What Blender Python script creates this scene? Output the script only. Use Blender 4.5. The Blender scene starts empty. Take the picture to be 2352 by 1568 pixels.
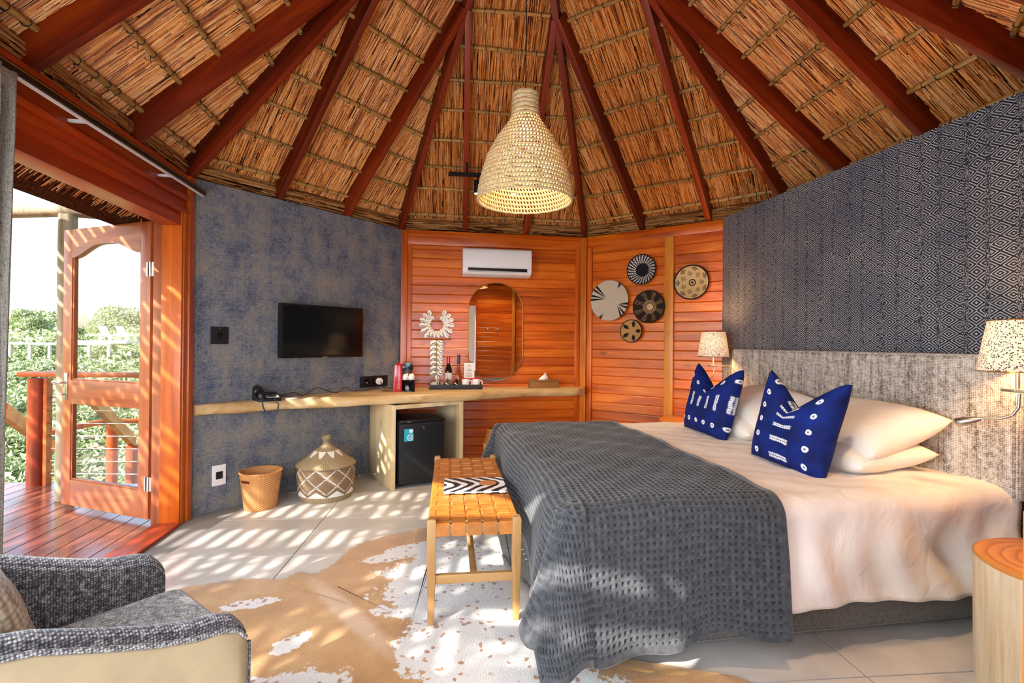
import bpy, bmesh, math, random
import numpy as np
from mathutils import Vector, Matrix
random.seed(7); np.random.seed(7)
PI = math.pi
SC = bpy.context.scene
COL = SC.collection

# ------------------------------------------------------------------ camera
cam_d = bpy.data.cameras.new('camera'); cam = bpy.data.objects.new('camera', cam_d); COL.objects.link(cam)
cam_d.sensor_width = 36.0; cam_d.lens = 1147.05 / 2352 * 36.0
cam_d.clip_start = 0.02; cam_d.clip_end = 2000
cam.matrix_world = Matrix.Translation((0, 0, 1.296)) @ Matrix.Rotation(PI/2 + 0.00384, 4, 'X') @ Matrix.Rotation(0.009, 4, 'Z')
SC.camera = cam

# ------------------------------------------------------------------ sky, sun, daylight, exposure
W = bpy.data.worlds.new('world'); SC.world = W; W.use_nodes = True
wn = W.node_tree.nodes; wl = W.node_tree.links
wn.clear()
w_out = wn.new('ShaderNodeOutputWorld'); w_bg = wn.new('ShaderNodeBackground'); w_sky = wn.new('ShaderNodeTexSky')
w_sky.sky_type = 'NISHITA'; w_sky.sun_disc = False; w_sky.sun_elevation = math.radians(33); w_sky.sun_rotation = math.radians(218)
w_sky.air_density = 1.2; w_sky.dust_density = 2.5; w_sky.ozone_density = 1.6; w_sky.altitude = 50
wl.new(w_sky.outputs[0], w_bg.inputs[0]); wl.new(w_bg.outputs[0], w_out.inputs[0])
w_bg.inputs[1].default_value = 0.42

SUN_AZ = math.radians(50); SUN_EL = math.radians(33)      # direction the light travels to, measured from +X
sun_d = bpy.data.lights.new('sun', 'SUN'); sun = bpy.data.objects.new('sun', sun_d); COL.objects.link(sun)
sun_d.energy = 13.5; sun_d.angle = math.radians(0.6); sun_d.color = (1.0, 0.95, 0.88)
sd = Vector((math.cos(SUN_EL)*math.cos(SUN_AZ), math.cos(SUN_EL)*math.sin(SUN_AZ), -math.sin(SUN_EL)))
sun.rotation_euler = sd.to_track_quat('-Z', 'Y').to_euler()
sun.location = (-6, -6, 6)

def area_light(name, loc, direction, sx, sy, power, color):
    d = bpy.data.lights.new(name, 'AREA'); o = bpy.data.objects.new(name, d); COL.objects.link(o)
    d.shape = 'RECTANGLE'; d.size = sx; d.size_y = sy; d.energy = power; d.color = color
    o.location = loc; o.rotation_euler = Vector(direction).to_track_quat('-Z', 'Z').to_euler()
    return o
# daylight entering by the doorway behind the photographer and by the folding doors beside the armchair
area_light('doorway_daylight', (0.15, -0.35, 1.0), (0.05, 1, -0.32), 1.1, 1.9, 56, (0.76, 0.87, 1.0))
area_light('folding_door_daylight', (-1.75, 0.75, 1.0), (0.62, 0.78, -0.34), 1.7, 1.8, 96, (0.70, 0.84, 1.0))

SC.view_settings.view_transform = 'Standard'; SC.view_settings.look = 'None'
SC.view_settings.gamma = 1.0; SC.view_settings.use_curve_mapping = False
SC.view_settings.exposure = 0.42
CY_ = SC.cycles
CY_.max_bounces = 8; CY_.diffuse_bounces = 4; CY_.glossy_bounces = 3; CY_.transmission_bounces = 5; CY_.transparent_max_bounces = 8
CY_.use_light_tree = False; CY_.caustics_reflective = False; CY_.caustics_refractive = False; CY_.sample_clamp_indirect = 6.0

# ------------------------------------------------------------------ colours and node helpers
def lin(h):
    if isinstance(h, str):
        h = h.lstrip('#'); c = [int(h[i:i+2], 16)/255 for i in (0, 2, 4)]
        return tuple(((x/12.92) if x <= 0.04045 else ((x+0.055)/1.055)**2.4) for x in c) + (1.0,)
    return tuple(h[:3]) + (1.0,)

class G:
    """small wrapper that builds a node graph for one material"""
    def __init__(s, name):
        s.m = bpy.data.materials.new(name); s.m.use_nodes = True
        s.t = s.m.node_tree; s.t.nodes.clear()
        s.out = s.t.nodes.new('ShaderNodeOutputMaterial')
        s.b = s.t.nodes.new('ShaderNodeBsdfPrincipled'); s.t.links.new(s.b.outputs[0], s.out.inputs[0])
    def n(s, kind, **kw):
        x = s.t.nodes.new('ShaderNode' + kind)
        for k, v in kw.items(): setattr(x, k, v)
        return x
    def put(s, sock, v):
        if v is None: return
        if isinstance(v, bpy.types.NodeSocket): s.t.links.new(v, sock)
        elif isinstance(v, str): sock.default_value = lin(v)
        else:
            try: sock.default_value = v
            except Exception: sock.default_value = tuple(v) + (1.0,)
    def coord(s, which='Object'): return s.n('TexCoord').outputs[which]
    def rnd(s): return s.n('ObjectInfo').outputs['Random']
    def island(s): return s.n('NewGeometry').outputs['Random Per Island']
    def pos(s): return s.n('NewGeometry').outputs['Position']
    def mp(s, vec, scale=(1, 1, 1), loc=(0, 0, 0), rot=(0, 0, 0)):
        x = s.n('Mapping'); s.put(x.inputs[0], vec); x.inputs[1].default_value = loc; x.inputs[2].default_value = rot; x.inputs[3].default_value = scale
        return x.outputs[0]
    def add(s, a, b):
        x = s.n('VectorMath', operation='ADD'); s.put(x.inputs[0], a); s.put(x.inputs[1], b); return x.outputs[0]
    def vscale(s, a, f):
        x = s.n('VectorMath', operation='SCALE'); s.put(x.inputs[0], a); s.put(x.inputs['Scale'], f); return x.outputs[0]
    def xyz(s, v):
        x = s.n('SeparateXYZ'); s.put(x.inputs[0], v); return x.outputs
    def vec(s, a, b, c=0.0):
        x = s.n('CombineXYZ'); s.put(x.inputs[0], a); s.put(x.inputs[1], b); s.put(x.inputs[2], c); return x.outputs[0]
    def noise(s, vec, scale=5, detail=3, rough=0.55, dist=0.0, out=0):
        x = s.n('TexNoise'); s.put(x.inputs['Vector'], vec); x.inputs['Scale'].default_value = scale; x.inputs['Detail'].default_value = detail
        x.inputs['Roughness'].default_value = rough; x.inputs['Distortion'].default_value = dist; return x.outputs[out]
    def voro(s, vec, scale=5, feature='F1', out=0, rand=1.0):
        x = s.n('TexVoronoi', feature=feature); s.put(x.inputs['Vector'], vec); x.inputs['Scale'].default_value = scale
        x.inputs['Randomness'].default_value = rand; return x.outputs[out]
    def wave(s, vec, scale=5, dist=0, detail=2, dscale=1, typ='BANDS', direction='X', prof='SIN'):
        x = s.n('TexWave', wave_type=typ, wave_profile=prof)
        if typ == 'BANDS': x.bands_direction = direction
        else: x.rings_direction = direction
        s.put(x.inputs['Vector'], vec); x.inputs['Scale'].default_value = scale; x.inputs['Distortion'].default_value = dist
        x.inputs['Detail'].default_value = detail; x.inputs['Detail Scale'].default_value = dscale; return x.outputs[1]
    def ma(s, op, a, b=None, c=None):
        x = s.n('Math', operation=op); s.put(x.inputs[0], a); s.put(x.inputs[1], b); s.put(x.inputs[2], c); return x.outputs[0]
    def ramp(s, fac, stops, interp='LINEAR'):
        x = s.n('ValToRGB'); e = x.color_ramp; e.interpolation = interp
        while len(e.elements) < len(stops): e.elements.new(0.5)
        for el, (p, c) in zip(e.elements, stops): el.position = p; el.color = lin(c)
        s.put(x.inputs[0], fac); return x.outputs[0]
    def mix(s, fac, a, b, mode='MIX'):
        x = s.n('Mix', data_type='RGBA', blend_type=mode); s.put(x.inputs[0], fac); s.put(x.inputs[6], a); s.put(x.inputs[7], b); return x.outputs[2]
    def step(s, v, lo, hi):
        x = s.n('MapRange', interpolation_type='SMOOTHSTEP'); s.put(x.inputs[0], v); x.inputs[1].default_value = lo; x.inputs[2].default_value = hi; return x.outputs[0]
    def hsv(s, col, h=None, sat=None, val=None):
        x = s.n('HueSaturation'); s.put(x.inputs['Hue'], h); s.put(x.inputs['Saturation'], sat); s.put(x.inputs['Value'], val); s.put(x.inputs['Color'], col); return x.outputs[0]
    def bump(s, h, strength=0.4, dist=0.005):
        x = s.n('Bump'); x.inputs['Strength'].default_value = strength; x.inputs['Distance'].default_value = dist; s.put(x.inputs['Height'], h)
        s.t.links.new(x.outputs[0], s.b.inputs['Normal']); return x.outputs[0]
    def done(s, col=None, rough=0.6, metal=0.0, spec=0.4, **kw):
        s.put(s.b.inputs['Base Color'], col); s.put(s.b.inputs['Roughness'], rough); s.put(s.b.inputs['Metallic'], metal)
        s.put(s.b.inputs['Specular IOR Level'], spec)
        for k, v in kw.items(): s.put(s.b.inputs[k.replace('_', ' ')], v)
        return s.m

def plain(name, col, rough=0.5, metal=0.0, spec=0.4, vary=0.0, **kw):
    g = G(name); c = lin(col)
    if vary:
        nz = g.noise(g.coord(), 14, 3)
        c2 = tuple(min(1, x*(1+vary)) for x in c[:3]); c1 = tuple(x*(1-vary) for x in c[:3])
        return g.done(g.ramp(nz, [(0.3, c1), (0.7, c2)]), rough, metal, spec, **kw)
    return g.done(c, rough, metal, spec, **kw)

def wood(name, dark, mid, light, axis='x', grain=9.0, rough=0.35, vary=0.25, knots=True, spec=0.45, bump=0.15, coat=0.0):
    """long-grain timber; the grain runs along a local axis and every piece differs by its random value"""
    g = G(name); r = g.rnd()
    off = g.vec(g.ma('MULTIPLY', r, 37.0), g.ma('MULTIPLY', r, 19.0), g.ma('MULTIPLY', r, 53.0))
    v = g.add(g.coord(), off)
    sc = {'x': (0.09, 1, 1), 'y': (1, 0.09, 1), 'z': (1, 1, 0.09)}[axis]
    st = g.mp(v, scale=sc)
    big = g.noise(st, grain, 4, 0.6, 1.2)
    fine = g.noise(g.mp(st, scale=(1, 1, 1)), grain*9, 2, 0.6)
    col = g.ramp(big, [(0.28, dark), (0.5, mid), (0.74, light)])
    col = g.mix(g.ma('MULTIPLY', g.step(fine, 0.5, 0.75), 0.35), col, dark)
    if knots:
        kn = {'x': (0.42, 1, 1), 'y': (1, 0.42, 1), 'z': (1, 1, 0.42)}[axis]
        k = g.voro(g.mp(v, scale=kn), 4.2)
        km = g.ma('SUBTRACT', 1.0, g.step(k, 0.03, 0.13))
        col = g.mix(g.ma('MULTIPLY', km, 0.75), col, tuple(x*0.35 for x in lin(dark)[:3]))
    col = g.hsv(col, None, 1.0, g.ma('ADD', 1.0-vary/2, g.ma('MULTIPLY', r, vary)))
    if bump: g.bump(big, bump, 0.004)
    return g.done(col, rough, 0, spec, Coat_Weight=coat, Coat_Roughness=0.25)

# ------------------------------------------------------------------ mesh helpers
class MB:
    def __init__(s): s.v = []; s.f = []
    def _a(s, vs, fs):
        o = len(s.v); s.v += [tuple(v) for v in vs]; s.f += [tuple(i+o for i in f) for f in fs]; return s
    def box(s, x0, x1, y0, y1, z0, z1, M=None):
        vs = [Vector(p) for p in ((x0,y0,z0),(x1,y0,z0),(x1,y1,z0),(x0,y1,z0),(x0,y0,z1),(x1,y0,z1),(x1,y1,z1),(x0,y1,z1))]
        if M: vs = [M @ v for v in vs]
        return s._a(vs, [(0,3,2,1),(4,5,6,7),(0,1,5,4),(1,2,6,5),(2,3,7,6),(3,0,4,7)])
    def bar(s, A, B, w, h, up=(0, 0, 1), lift=0.0, w2=None, h2=None):
        """box from A to B; w across, h along 'up'; lift=0 centred, 1 = A-B is the bottom line"""
        A = Vector(A); B = Vector(B); d = (B-A).normalized(); up = Vector(up)
        side = d.cross(up).normalized(); u = side.cross(d).normalized()
        w2 = w if w2 is None else w2; h2 = h if h2 is None else h2
        vs = []
        for P, ww, hh in ((A, w, h), (B, w2, h2)):
            lo = -hh/2 if lift == 0 else 0.0; hi = lo+hh
            vs += [P-side*ww/2+u*lo, P+side*ww/2+u*lo, P+side*ww/2+u*hi, P-side*ww/2+u*hi]
        return s._a(vs, [(0,1,2,3),(7,6,5,4),(0,4,5,1),(1,5,6,2),(2,6,7,3),(3,7,4,0)])
    def tube(s, pts, r, n=8, closed=False, cap=True):
        P = [Vector(p) for p in pts]; m = len(P); R = r if isinstance(r, (list, tuple)) else [r]*m
        prev = None; rings = []
        for i in range(m):
            if closed: t = P[(i+1) % m]-P[i-1]
            else: t = P[min(i+1, m-1)]-P[max(i-1, 0)]
            t = t.normalized() if t.length > 1e-9 else Vector((0, 0, 1))
            if prev is None:
                a = Vector((0, 0, 1)) if abs(t.z) < 0.9 else Vector((1, 0, 0)); nrm = t.cross(a).normalized()
            else: nrm = (prev-t*prev.dot(t)).normalized()
            prev = nrm; bi = t.cross(nrm)
            rings.append([P[i]+(nrm*math.cos(2*PI*k/n)+bi*math.sin(2*PI*k/n))*R[i] for k in range(n)])
        vs = [v for ring in rings for v in ring]; fs = []
        for i in range(m if closed else m-1):
            j = (i+1) % m
            for k in range(n):
                k2 = (k+1) % n; fs.append((i*n+k, i*n+k2, j*n+k2, j*n+k))
        if cap and not closed:
            fs.append(tuple(range(n-1, -1, -1))); fs.append(tuple((m-1)*n+k for k in range(n)))
        return s._a(vs, fs)
    def lathe(s, prof, n=32, c=(0, 0, 0), sx=1.0, sy=1.0, ax='z', cap0=False, cap1=False):
        vs = []; fs = []; m = len(prof)
        for r, z in prof:
            for k in range(n):
                a = 2*PI*k/n; x, y = r*math.cos(a)*sx, r*math.sin(a)*sy
                p = (x, y, z) if ax == 'z' else ((x, -z, y) if ax == 'y' else (z, x, y))
                vs.append((p[0]+c[0], p[1]+c[1], p[2]+c[2]))
        for i in range(m-1):
            for k in range(n):
                k2 = (k+1) % n; fs.append((i*n+k, i*n+k2, (i+1)*n+k2, (i+1)*n+k))
        if cap0: fs.append(tuple(range(n-1, -1, -1)))
        if cap1: fs.append(tuple((m-1)*n+k for k in range(n)))
        return s._a(vs, fs)
    def prism(s, poly, z0, z1, M=None):
        n = len(poly); vs = [Vector((x, y, z0)) for x, y in poly]+[Vector((x, y, z1)) for x, y in poly]
        if M: vs = [M @ v for v in vs]
        fs = [tuple(range(n-1, -1, -1)), tuple(range(n, 2*n))]+[(i, (i+1) % n, n+(i+1) % n, n+i) for i in range(n)]
        return s._a(vs, fs)
    def grid(s, P, closed_u=False):
        """P[i][j] points"""
        a = len(P); b = len(P[0]); vs = [p for row in P for p in row]; fs = []
        for i in range(a if closed_u else a-1):
            for j in range(b-1):
                i2 = (i+1) % a; fs.append((i*b+j, i2*b+j, i2*b+j+1, i*b+j+1))
        return s._a(vs, fs)
    def build(s, name, m, parent=None, smooth=False, bevel=0.0, segs=2, loc=None, rot=None, solid=0.0, flip=False):
        me = bpy.data.meshes.new(name)
        me.from_pydata([tuple(v) for v in s.v], [], s.f); me.update()
        bm = bmesh.new(); bm.from_mesh(me)
        bmesh.ops.recalc_face_normals(bm, faces=bm.faces)
        if flip: bmesh.ops.reverse_faces(bm, faces=bm.faces)
        if bevel:
            ed = [e for e in bm.edges if len(e.link_faces) == 2 and e.calc_face_angle(0) > 0.6]
            bmesh.ops.bevel(bm, geom=ed, offset=bevel, segments=segs, affect='EDGES', profile=0.6, clamp_overlap=True)
        bm.to_mesh(me); bm.free()
        return link(name, me, m, parent, smooth or bool(bevel), loc, rot, solid, 35 if bevel else 50)

def link(name, me, m, parent=None, smooth=False, loc=None, rot=None, solid=0.0, ang=50):
    if m is not None: me.materials.append(m)
    if smooth:
        me.polygons.foreach_set('use_smooth', [True]*len(me.polygons))
        try: me.set_sharp_from_angle(angle=math.radians(ang))
        except Exception: pass
    o = bpy.data.objects.new(name, me); COL.objects.link(o)
    if parent is not None: o.parent = parent
    if loc is not None: o.location = loc
    if rot is not None: o.rotation_euler = rot
    if solid:
        md = o.modifiers.new('solid', 'SOLIDIFY'); md.thickness = solid; md.offset = 0
    return o

def thing(name, label, cat, loc=(0, 0, 0), rotz=0.0, group=None):
    o = bpy.data.objects.new(name, None); COL.objects.link(o); o.empty_display_size = 0.1
    o.location = loc; o.rotation_euler = (0, 0, rotz) if not isinstance(rotz, (tuple, list)) else rotz
    return tag(o, label, cat, group)
def tag(o, label, cat, group=None, kind=None):
    o['label'] = label; o['category'] = cat
    if group: o['group'] = group
    if kind: o['kind'] = kind
    return o
def struct(o, label=None):
    o['kind'] = 'structure'
    if label: o['label'] = label
    return o
def copy_of(o, parent, loc=None, rot=None, scale=None):
    c = o.copy(); COL.objects.link(c); c.parent = parent
    if loc is not None: c.location = loc
    if rot is not None: c.rotation_euler = rot
    if scale is not None: c.scale = scale
    return c
def copy_tree(root, loc, rotz, label=None, scale=None):
    r = root.copy(); COL.objects.link(r); r.location = loc
    r.rotation_euler = (0, 0, rotz)
    if scale: r.scale = scale
    if label: r['label'] = label
    for ch in list(root.children):
        c = ch.copy(); COL.objects.link(c); c.parent = r
        for g in ch.children:
            d = g.copy(); COL.objects.link(d); d.parent = c
    return r

# ------------------------------------------------------------------ the plan: a regular octagon with 2 m sides
CX, CY, RR, ROT = 0.18962, 3.04523, 2.61776, 2.1201
H = 2.488                                   # wall height
def corner(i, z=0.0):
    a = ROT - PI/4*i
    return Vector((CX+RR*math.cos(a), CY+RR*math.sin(a), z))
C = {i: corner(i) for i in range(-2, 6)}    # -2/-1 door wall, -1/0 television wall, 0/1 mirror wall, 1/2 basket wall
SIDE = (C[1]-C[0]).length
APEX = Vector((0.068, 3.045, 4.56))
class Frame:
    """wall frame: local x along the wall (left to right seen from the room), -y into the room"""
    def __init__(s, A, B): s.A = A.copy(); d = (B-A).normalized(); s.ang = math.atan2(d.y, d.x); s.len = (B-A).length; s.M = Matrix.Translation(A) @ Matrix.Rotation(s.ang, 4, 'Z')
    def p(s, x, inward=0.0, z=0.0): return s.M @ Vector((x, -inward, z))
F_TV = Frame(C[-1], C[0]); F_MIR = Frame(C[0], C[1]); F_BSK = Frame(C[1], C[2]); F_DOOR = Frame(C[-2], C[-1]); F_FRONT = Frame(C[4], C[5])
BED0 = Vector((1.97351, 4.68797, 0)); BED1 = BED0 + Vector((0.16123, -0.98692, 0))*3.35
F_BED = Frame(BED0, BED1)
F_SIDE = Frame(BED1, C[4])
# ------------------------------------------------------------------ materials
M = {}
M['plank'] = wood('varnished_pine', '#983a06', '#cc5e0c', '#e28022', 'x', 7, 0.3, 0.3, True, 0.45, 0.1, 0.15)
M['plank_z'] = wood('varnished_pine_upright', '#963a08', '#c65a10', '#da7820', 'z', 7, 0.32, 0.2, True, 0.45, 0.1, 0.15)
M['batten_z'] = wood('pale_pine_upright', '#a8590f', '#cd8128', '#dd9a40', 'z', 6, 0.35, 0.1, True, 0.4, 0.08)
M['rafter'] = wood('rafter_timber', '#461004', '#7a2406', '#9e3c0c', 'x', 5, 0.42, 0.25, False, 0.35, 0.1)
M['frame'] = wood('door_frame_timber', '#7c1e06', '#b03c0a', '#cc5a16', 'x', 6, 0.34, 0.3, True, 0.45, 0.08, 0.1)
M['frame_z'] = wood('door_frame_upright', '#94390a', '#c45c14', '#da7a24', 'z', 6, 0.34, 0.25, False, 0.45, 0.08, 0.1)
M['door'] = wood('door_timber', '#7a3c22', '#a65c36', '#bb7448', 'z', 6, 0.33, 0.2, False, 0.5, 0.08, 0.1)
M['door_x'] = wood('door_timber_rail', '#7a3c22', '#a65c36', '#bb7448', 'x', 6, 0.33, 0.2, True, 0.5, 0.08, 0.1)
M['deck'] = wood('deck_timber', '#6e3422', '#955038', '#ad6a50', 'x', 5, 0.2, 0.3, False, 0.6, 0.05, 0.7)
M['slab'] = wood('live_edge_slab', '#a5814c', '#cba774', '#dcc298', 'x', 3.0, 0.3, 0.0, True, 0.45, 0.12, 0.1)
M['panel'] = wood('pale_desk_panel', '#b8996a', '#d2b98e', '#e2d0ae', 'z', 3.2, 0.45, 0.1, True, 0.4, 0.06)
M['bench'] = wood('bench_teak', '#7e5a32', '#9c7444', '#b08a58', 'z', 5, 0.45, 0.15, False, 0.4, 0.08)
M['bench_x'] = wood('bench_teak_rail', '#7e5a32', '#9c7444', '#b08a58', 'x', 5, 0.45, 0.15, False, 0.4, 0.08)
M['pole'] = wood('gum_pole', '#5d5340', '#9a8f78', '#b9ad94', 'z', 5, 0.8, 0.2, False, 0.2, 0.3)
M['redpole'] = wood('red_stained_pole', '#74230c', '#ab4418', '#c65f2a', 'z', 5, 0.45, 0.2, False, 0.4, 0.15)
M['redrail'] = wood('red_stained_rail', '#84300f', '#b8561f', '#d27a36', 'x', 5, 0.4, 0.2, False, 0.4, 0.1)
M['brownbox'] = wood('mango_wood', '#6e441e', '#8d5c2c', '#a5713c', 'x', 5, 0.5, 0.1, False, 0.35, 0.1)

g = G('reed')       # each reed is an island of its own
i = g.island(); tex = g.noise(g.mp(g.coord(), scale=(1, 1, 1)), 60, 2)
c = g.ramp(i, [(0.0, '#5a2008'), (0.16, '#a3501a'), (0.36, '#d67e2e'), (0.62, '#eda04c'), (0.86, '#f4c080'), (1.0, '#c07430')])
c = g.mix(g.ma('MULTIPLY', g.step(tex, 0.55, 0.75), 0.45), c, '#7c3c16')
M['reed'] = g.done(c, 0.55, 0, 0.3)
g = G('reed_bundle')
c = g.ramp(g.island(), [(0.0, '#5a2c12'), (0.3, '#8a5428'), (0.7, '#b07c42'), (1.0, '#c79a60')])
M['reed_flat'] = g.done(c, 0.6, 0, 0.25)
g = G('thatch_mass'); v = g.coord()
M['thatch'] = g.done(g.ramp(g.noise(g.mp(v, scale=(60, 60, 6)), 1.0, 3), [(0.3, '#240d04'), (0.7, '#5c2e12')]), 0.9, 0, 0.1)
M['thatch_edge'] = plain('thatch_cut_edge', '#b8a860', 0.9, 0, 0.1, 0.35)
g = G('split_pole')
c = g.ramp(g.noise(g.mp(g.coord(), scale=(3, 20, 20)), 3, 3), [(0.3, '#8a5c24'), (0.55, '#b98a48'), (0.8, '#dab47c')])
M['pole_batten'] = g.done(g.hsv(c, None, None, g.ma('ADD', 0.72, g.ma('MULTIPLY', g.rnd(), 0.4))), 0.55, 0, 0.3)
M['twine'] = plain('tarred_twine', '#2c2018', 0.8)
M['white_plaster'] = plain('white_plaster', '#f2efe8', 0.8)

# blue-grey woven wallpaper behind the television
g = G('woven_wallpaper'); v = g.coord()
warp = g.noise(g.mp(v, scale=(2.0, 1, 330)), 1, 2, 0.7); weft = g.noise(g.mp(v, scale=(330, 1, 2.0)), 1, 2, 0.7)
sl1 = g.noise(g.mp(v, scale=(26, 1, 190)), 1, 3, 0.7); sl2 = g.noise(g.mp(v, scale=(190, 1, 26)), 1, 3, 0.7)
cloud = g.noise(g.mp(v, scale=(1, 1, 0.9)), 5.2, 4, 0.62)
cloud2 = g.noise(g.mp(v, scale=(1.6, 1, 0.25), loc=(5, 0, 3)), 4, 2, 0.5)
s = g.ma('ADD', g.ma('MULTIPLY', cloud, 1.05), g.ma('MULTIPLY', cloud2, 0.35))
s = g.ma('ADD', s, g.ma('MULTIPLY', g.ma('SUBTRACT', sl1, 0.5), 1.3)); s = g.ma('ADD', s, g.ma('MULTIPLY', g.ma('SUBTRACT', sl2, 0.5), 1.0))
c = g.ramp(s, [(0.40, '#2a3650'), (0.60, '#4f5b6f'), (0.74, '#747678'), (0.92, '#897d6e')])
c = g.mix(g.ma('MULTIPLY', g.step(g.ma('ADD', warp, weft), 0.9, 1.25), 0.4), c, '#a39a8e')
g.bump(g.ma('ADD', warp, weft), 0.15, 0.002)
M['paper_tv'] = g.done(c, 0.6, 0, 0.3)

# navy wallpaper with columns of dotted diamonds behind the bed
g = G('diamond_wallpaper'); o = g.xyz(g.coord()); X, Z = o[0], o[2]
P = 0.24                                      # one repeat: a ladder column and a lattice column
def fr(a): return g.ma('FRACT', a)
def tri(a): return g.ma('MULTIPLY', g.ma('ABSOLUTE', g.ma('SUBTRACT', fr(a), 0.5)), 2.0)    # 0 mid .. 1 edge
u = fr(g.ma('DIVIDE', X, P))
inA = g.ma('LESS_THAN', u, 0.42)
# ladder column: one diamond per row with strong chevrons around it
ua = g.ma('DIVIDE', u, 0.42)
dA = g.ma('ADD', g.ma('ABSOLUTE', g.ma('MULTIPLY', g.ma('SUBTRACT', ua, 0.5), 2.0)), tri(g.ma('DIVIDE', Z, 0.078)))
bandA = g.ma('SINE', g.ma('MULTIPLY', dA, 15.5))
# lattice column: three diamonds abreast
ub = g.ma('DIVIDE', g.ma('SUBTRACT', u, 0.42), 0.58)
lx = g.ma('MULTIPLY', ub, 1.25); lz = g.ma('DIVIDE', Z, 0.072)
p1 = tri(g.ma('ADD', lx, lz)); p2 = tri(g.ma('SUBTRACT', lx, lz))
dB = g.ma('MAXIMUM', p1, p2)
bandB = g.ma('SINE', g.ma('ADD', g.ma('MULTIPLY', dB, 17.0), 0.6))
# borders of seed dots between the columns
edge = g.ma('MINIMUM', g.ma('ABSOLUTE', g.ma('SUBTRACT', u, 0.42)), g.ma('MINIMUM', u, g.ma('SUBTRACT', 1.0, u)))
inE = g.ma('LESS_THAN', edge, 0.055)
seeds = g.ma('LESS_THAN', g.voro(g.vec(X, Z, 0), 210), 0.42)
band = g.ma('ADD', g.ma('MULTIPLY', bandA, inA), g.ma('MULTIPLY', bandB, g.ma('SUBTRACT', 1.0, inA)))
dots = g.voro(g.vec(X, Z, 0), 190, rand=0.4)
thr = g.ma('ADD', band, g.ma('MULTIPLY', g.ma('SUBTRACT', 0.45, dots), 1.1))
lit = g.step(thr, 0.18, 0.5)
lit = g.ma('MAXIMUM', g.ma('MULTIPLY', lit, g.ma('SUBTRACT', 1.0, inE)), g.ma('MULTIPLY', seeds, inE))
wear = g.noise(g.vec(X, Z, 0), 3, 3)
wcol = g.ramp(wear, [(0.3, '#979ca6'), (0.7, '#c2c2c2')])
M['paper_bed'] = g.done(g.mix(lit, '#1a2230', wcol), 0.6, 0, 0.3)

# floor tiles
g = G('floor_tile'); v = g.pos()
c = g.ramp(g.noise(v, 3.0, 5, 0.6), [(0.3, '#b8b3ab'), (0.55, '#c8c4bc'), (0.75, '#d4d0c9')])
c = g.hsv(c, None, None, g.ma('ADD', 0.93, g.ma('MULTIPLY', g.rnd(), 0.12)))
M['tile'] = g.done(c, 0.33, 0, 0.4)
M['grout'] = plain('tile_grout', '#8d8981', 0.8)

def weave(name, c1, c2, c3, scale=130, rough=0.85, bump=0.5, streak=0.0, rand=0.35):
    """knobbly cloth: small woven cells, with slubs along the height"""
    g = G(name); v = g.coord()
    w = g.voro(v, scale, rand=rand); nz = g.noise(v, scale*0.35, 3, 0.7)
    f = g.ma('ADD', g.ma('MULTIPLY', g.ma('SUBTRACT', 0.55, w), 1.0), g.ma('MULTIPLY', nz, 0.85))
    if streak:
        f = g.ma('ADD', f, g.ma('MULTIPLY', g.ma('SUBTRACT', g.noise(g.mp(v, scale=(1, 1, 0.10)), scale*0.35, 2, 0.6), 0.5), streak))
    c = g.ramp(f, [(0.2, c1), (0.48, c2), (0.8, c3)])
    if bump: g.bump(g.ma('SUBTRACT', 1.0, w), bump, 0.003)
    return g.done(c, rough, 0, 0.2, Sheen_Weight=0.2)
M['headboard'] = weave('headboard_weave', '#58524c', '#b0aaa2', '#dcd8d2', 120, 0.9, 0.5, 0.7, 0.25)
M['tweed'] = weave('armchair_tweed', '#1c1b20', '#4e4b4d', '#a09b97', 160, 0.9, 0.7, 0.2, 0.3)
M['tweed_seat'] = weave('armchair_seat_tweed', '#332f2d', '#6a635d', '#98928c', 210, 0.9, 0.4, 0.9, 0.5)
M['curtain'] = weave('curtain_linen', '#5f594f', '#8b8377', '#a39b8d', 330, 0.95, 0.15, 0.5, 0.6)
M['bedbase'] = weave('bed_base_fabric', '#3a3836', '#5a5754', '#706c68', 260, 0.95, 0.2, 0.0, 0.6)
M['leather_beige'] = plain('beige_leather', '#988668', 0.5, 0, 0.4, 0.08)
g = G('tan_leather'); r = g.rnd()
c = g.ramp(g.noise(g.coord(), 22, 4), [(0.3, '#96561a'), (0.7, '#b06e2c')])
g.bump(g.noise(g.coord(), 240, 2), 0.12, 0.001)
M['leather_tan'] = g.done(g.hsv(c, None, None, g.ma('ADD', 0.88, g.ma('MULTIPLY', r, 0.24))), 0.42, 0, 0.45)
g = G('white_bed_linen')
g.bump(g.noise(g.mp(g.coord(), scale=(1.4, 1, 1)), 7, 4, 0.55, 0.8), 0.35, 0.03)
M['linen'] = g.done('#e9e2da', 0.8, 0, 0.2, Sheen_Weight=0.15)
g = G('pillow_cotton')
g.bump(g.noise(g.coord(), 6, 3, 0.5, 0.6), 0.3, 0.03)
M['cotton'] = g.done('#efe9e0', 0.8, 0, 0.2)
g = G('waffle_throw')
c = g.ramp(g.noise(g.coord(), 40, 2), [(0.3, '#2d2e31'), (0.7, '#454649')])
M['throw'] = g.done(c, 0.95, 0, 0.15, Sheen_Weight=0.3)

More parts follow.
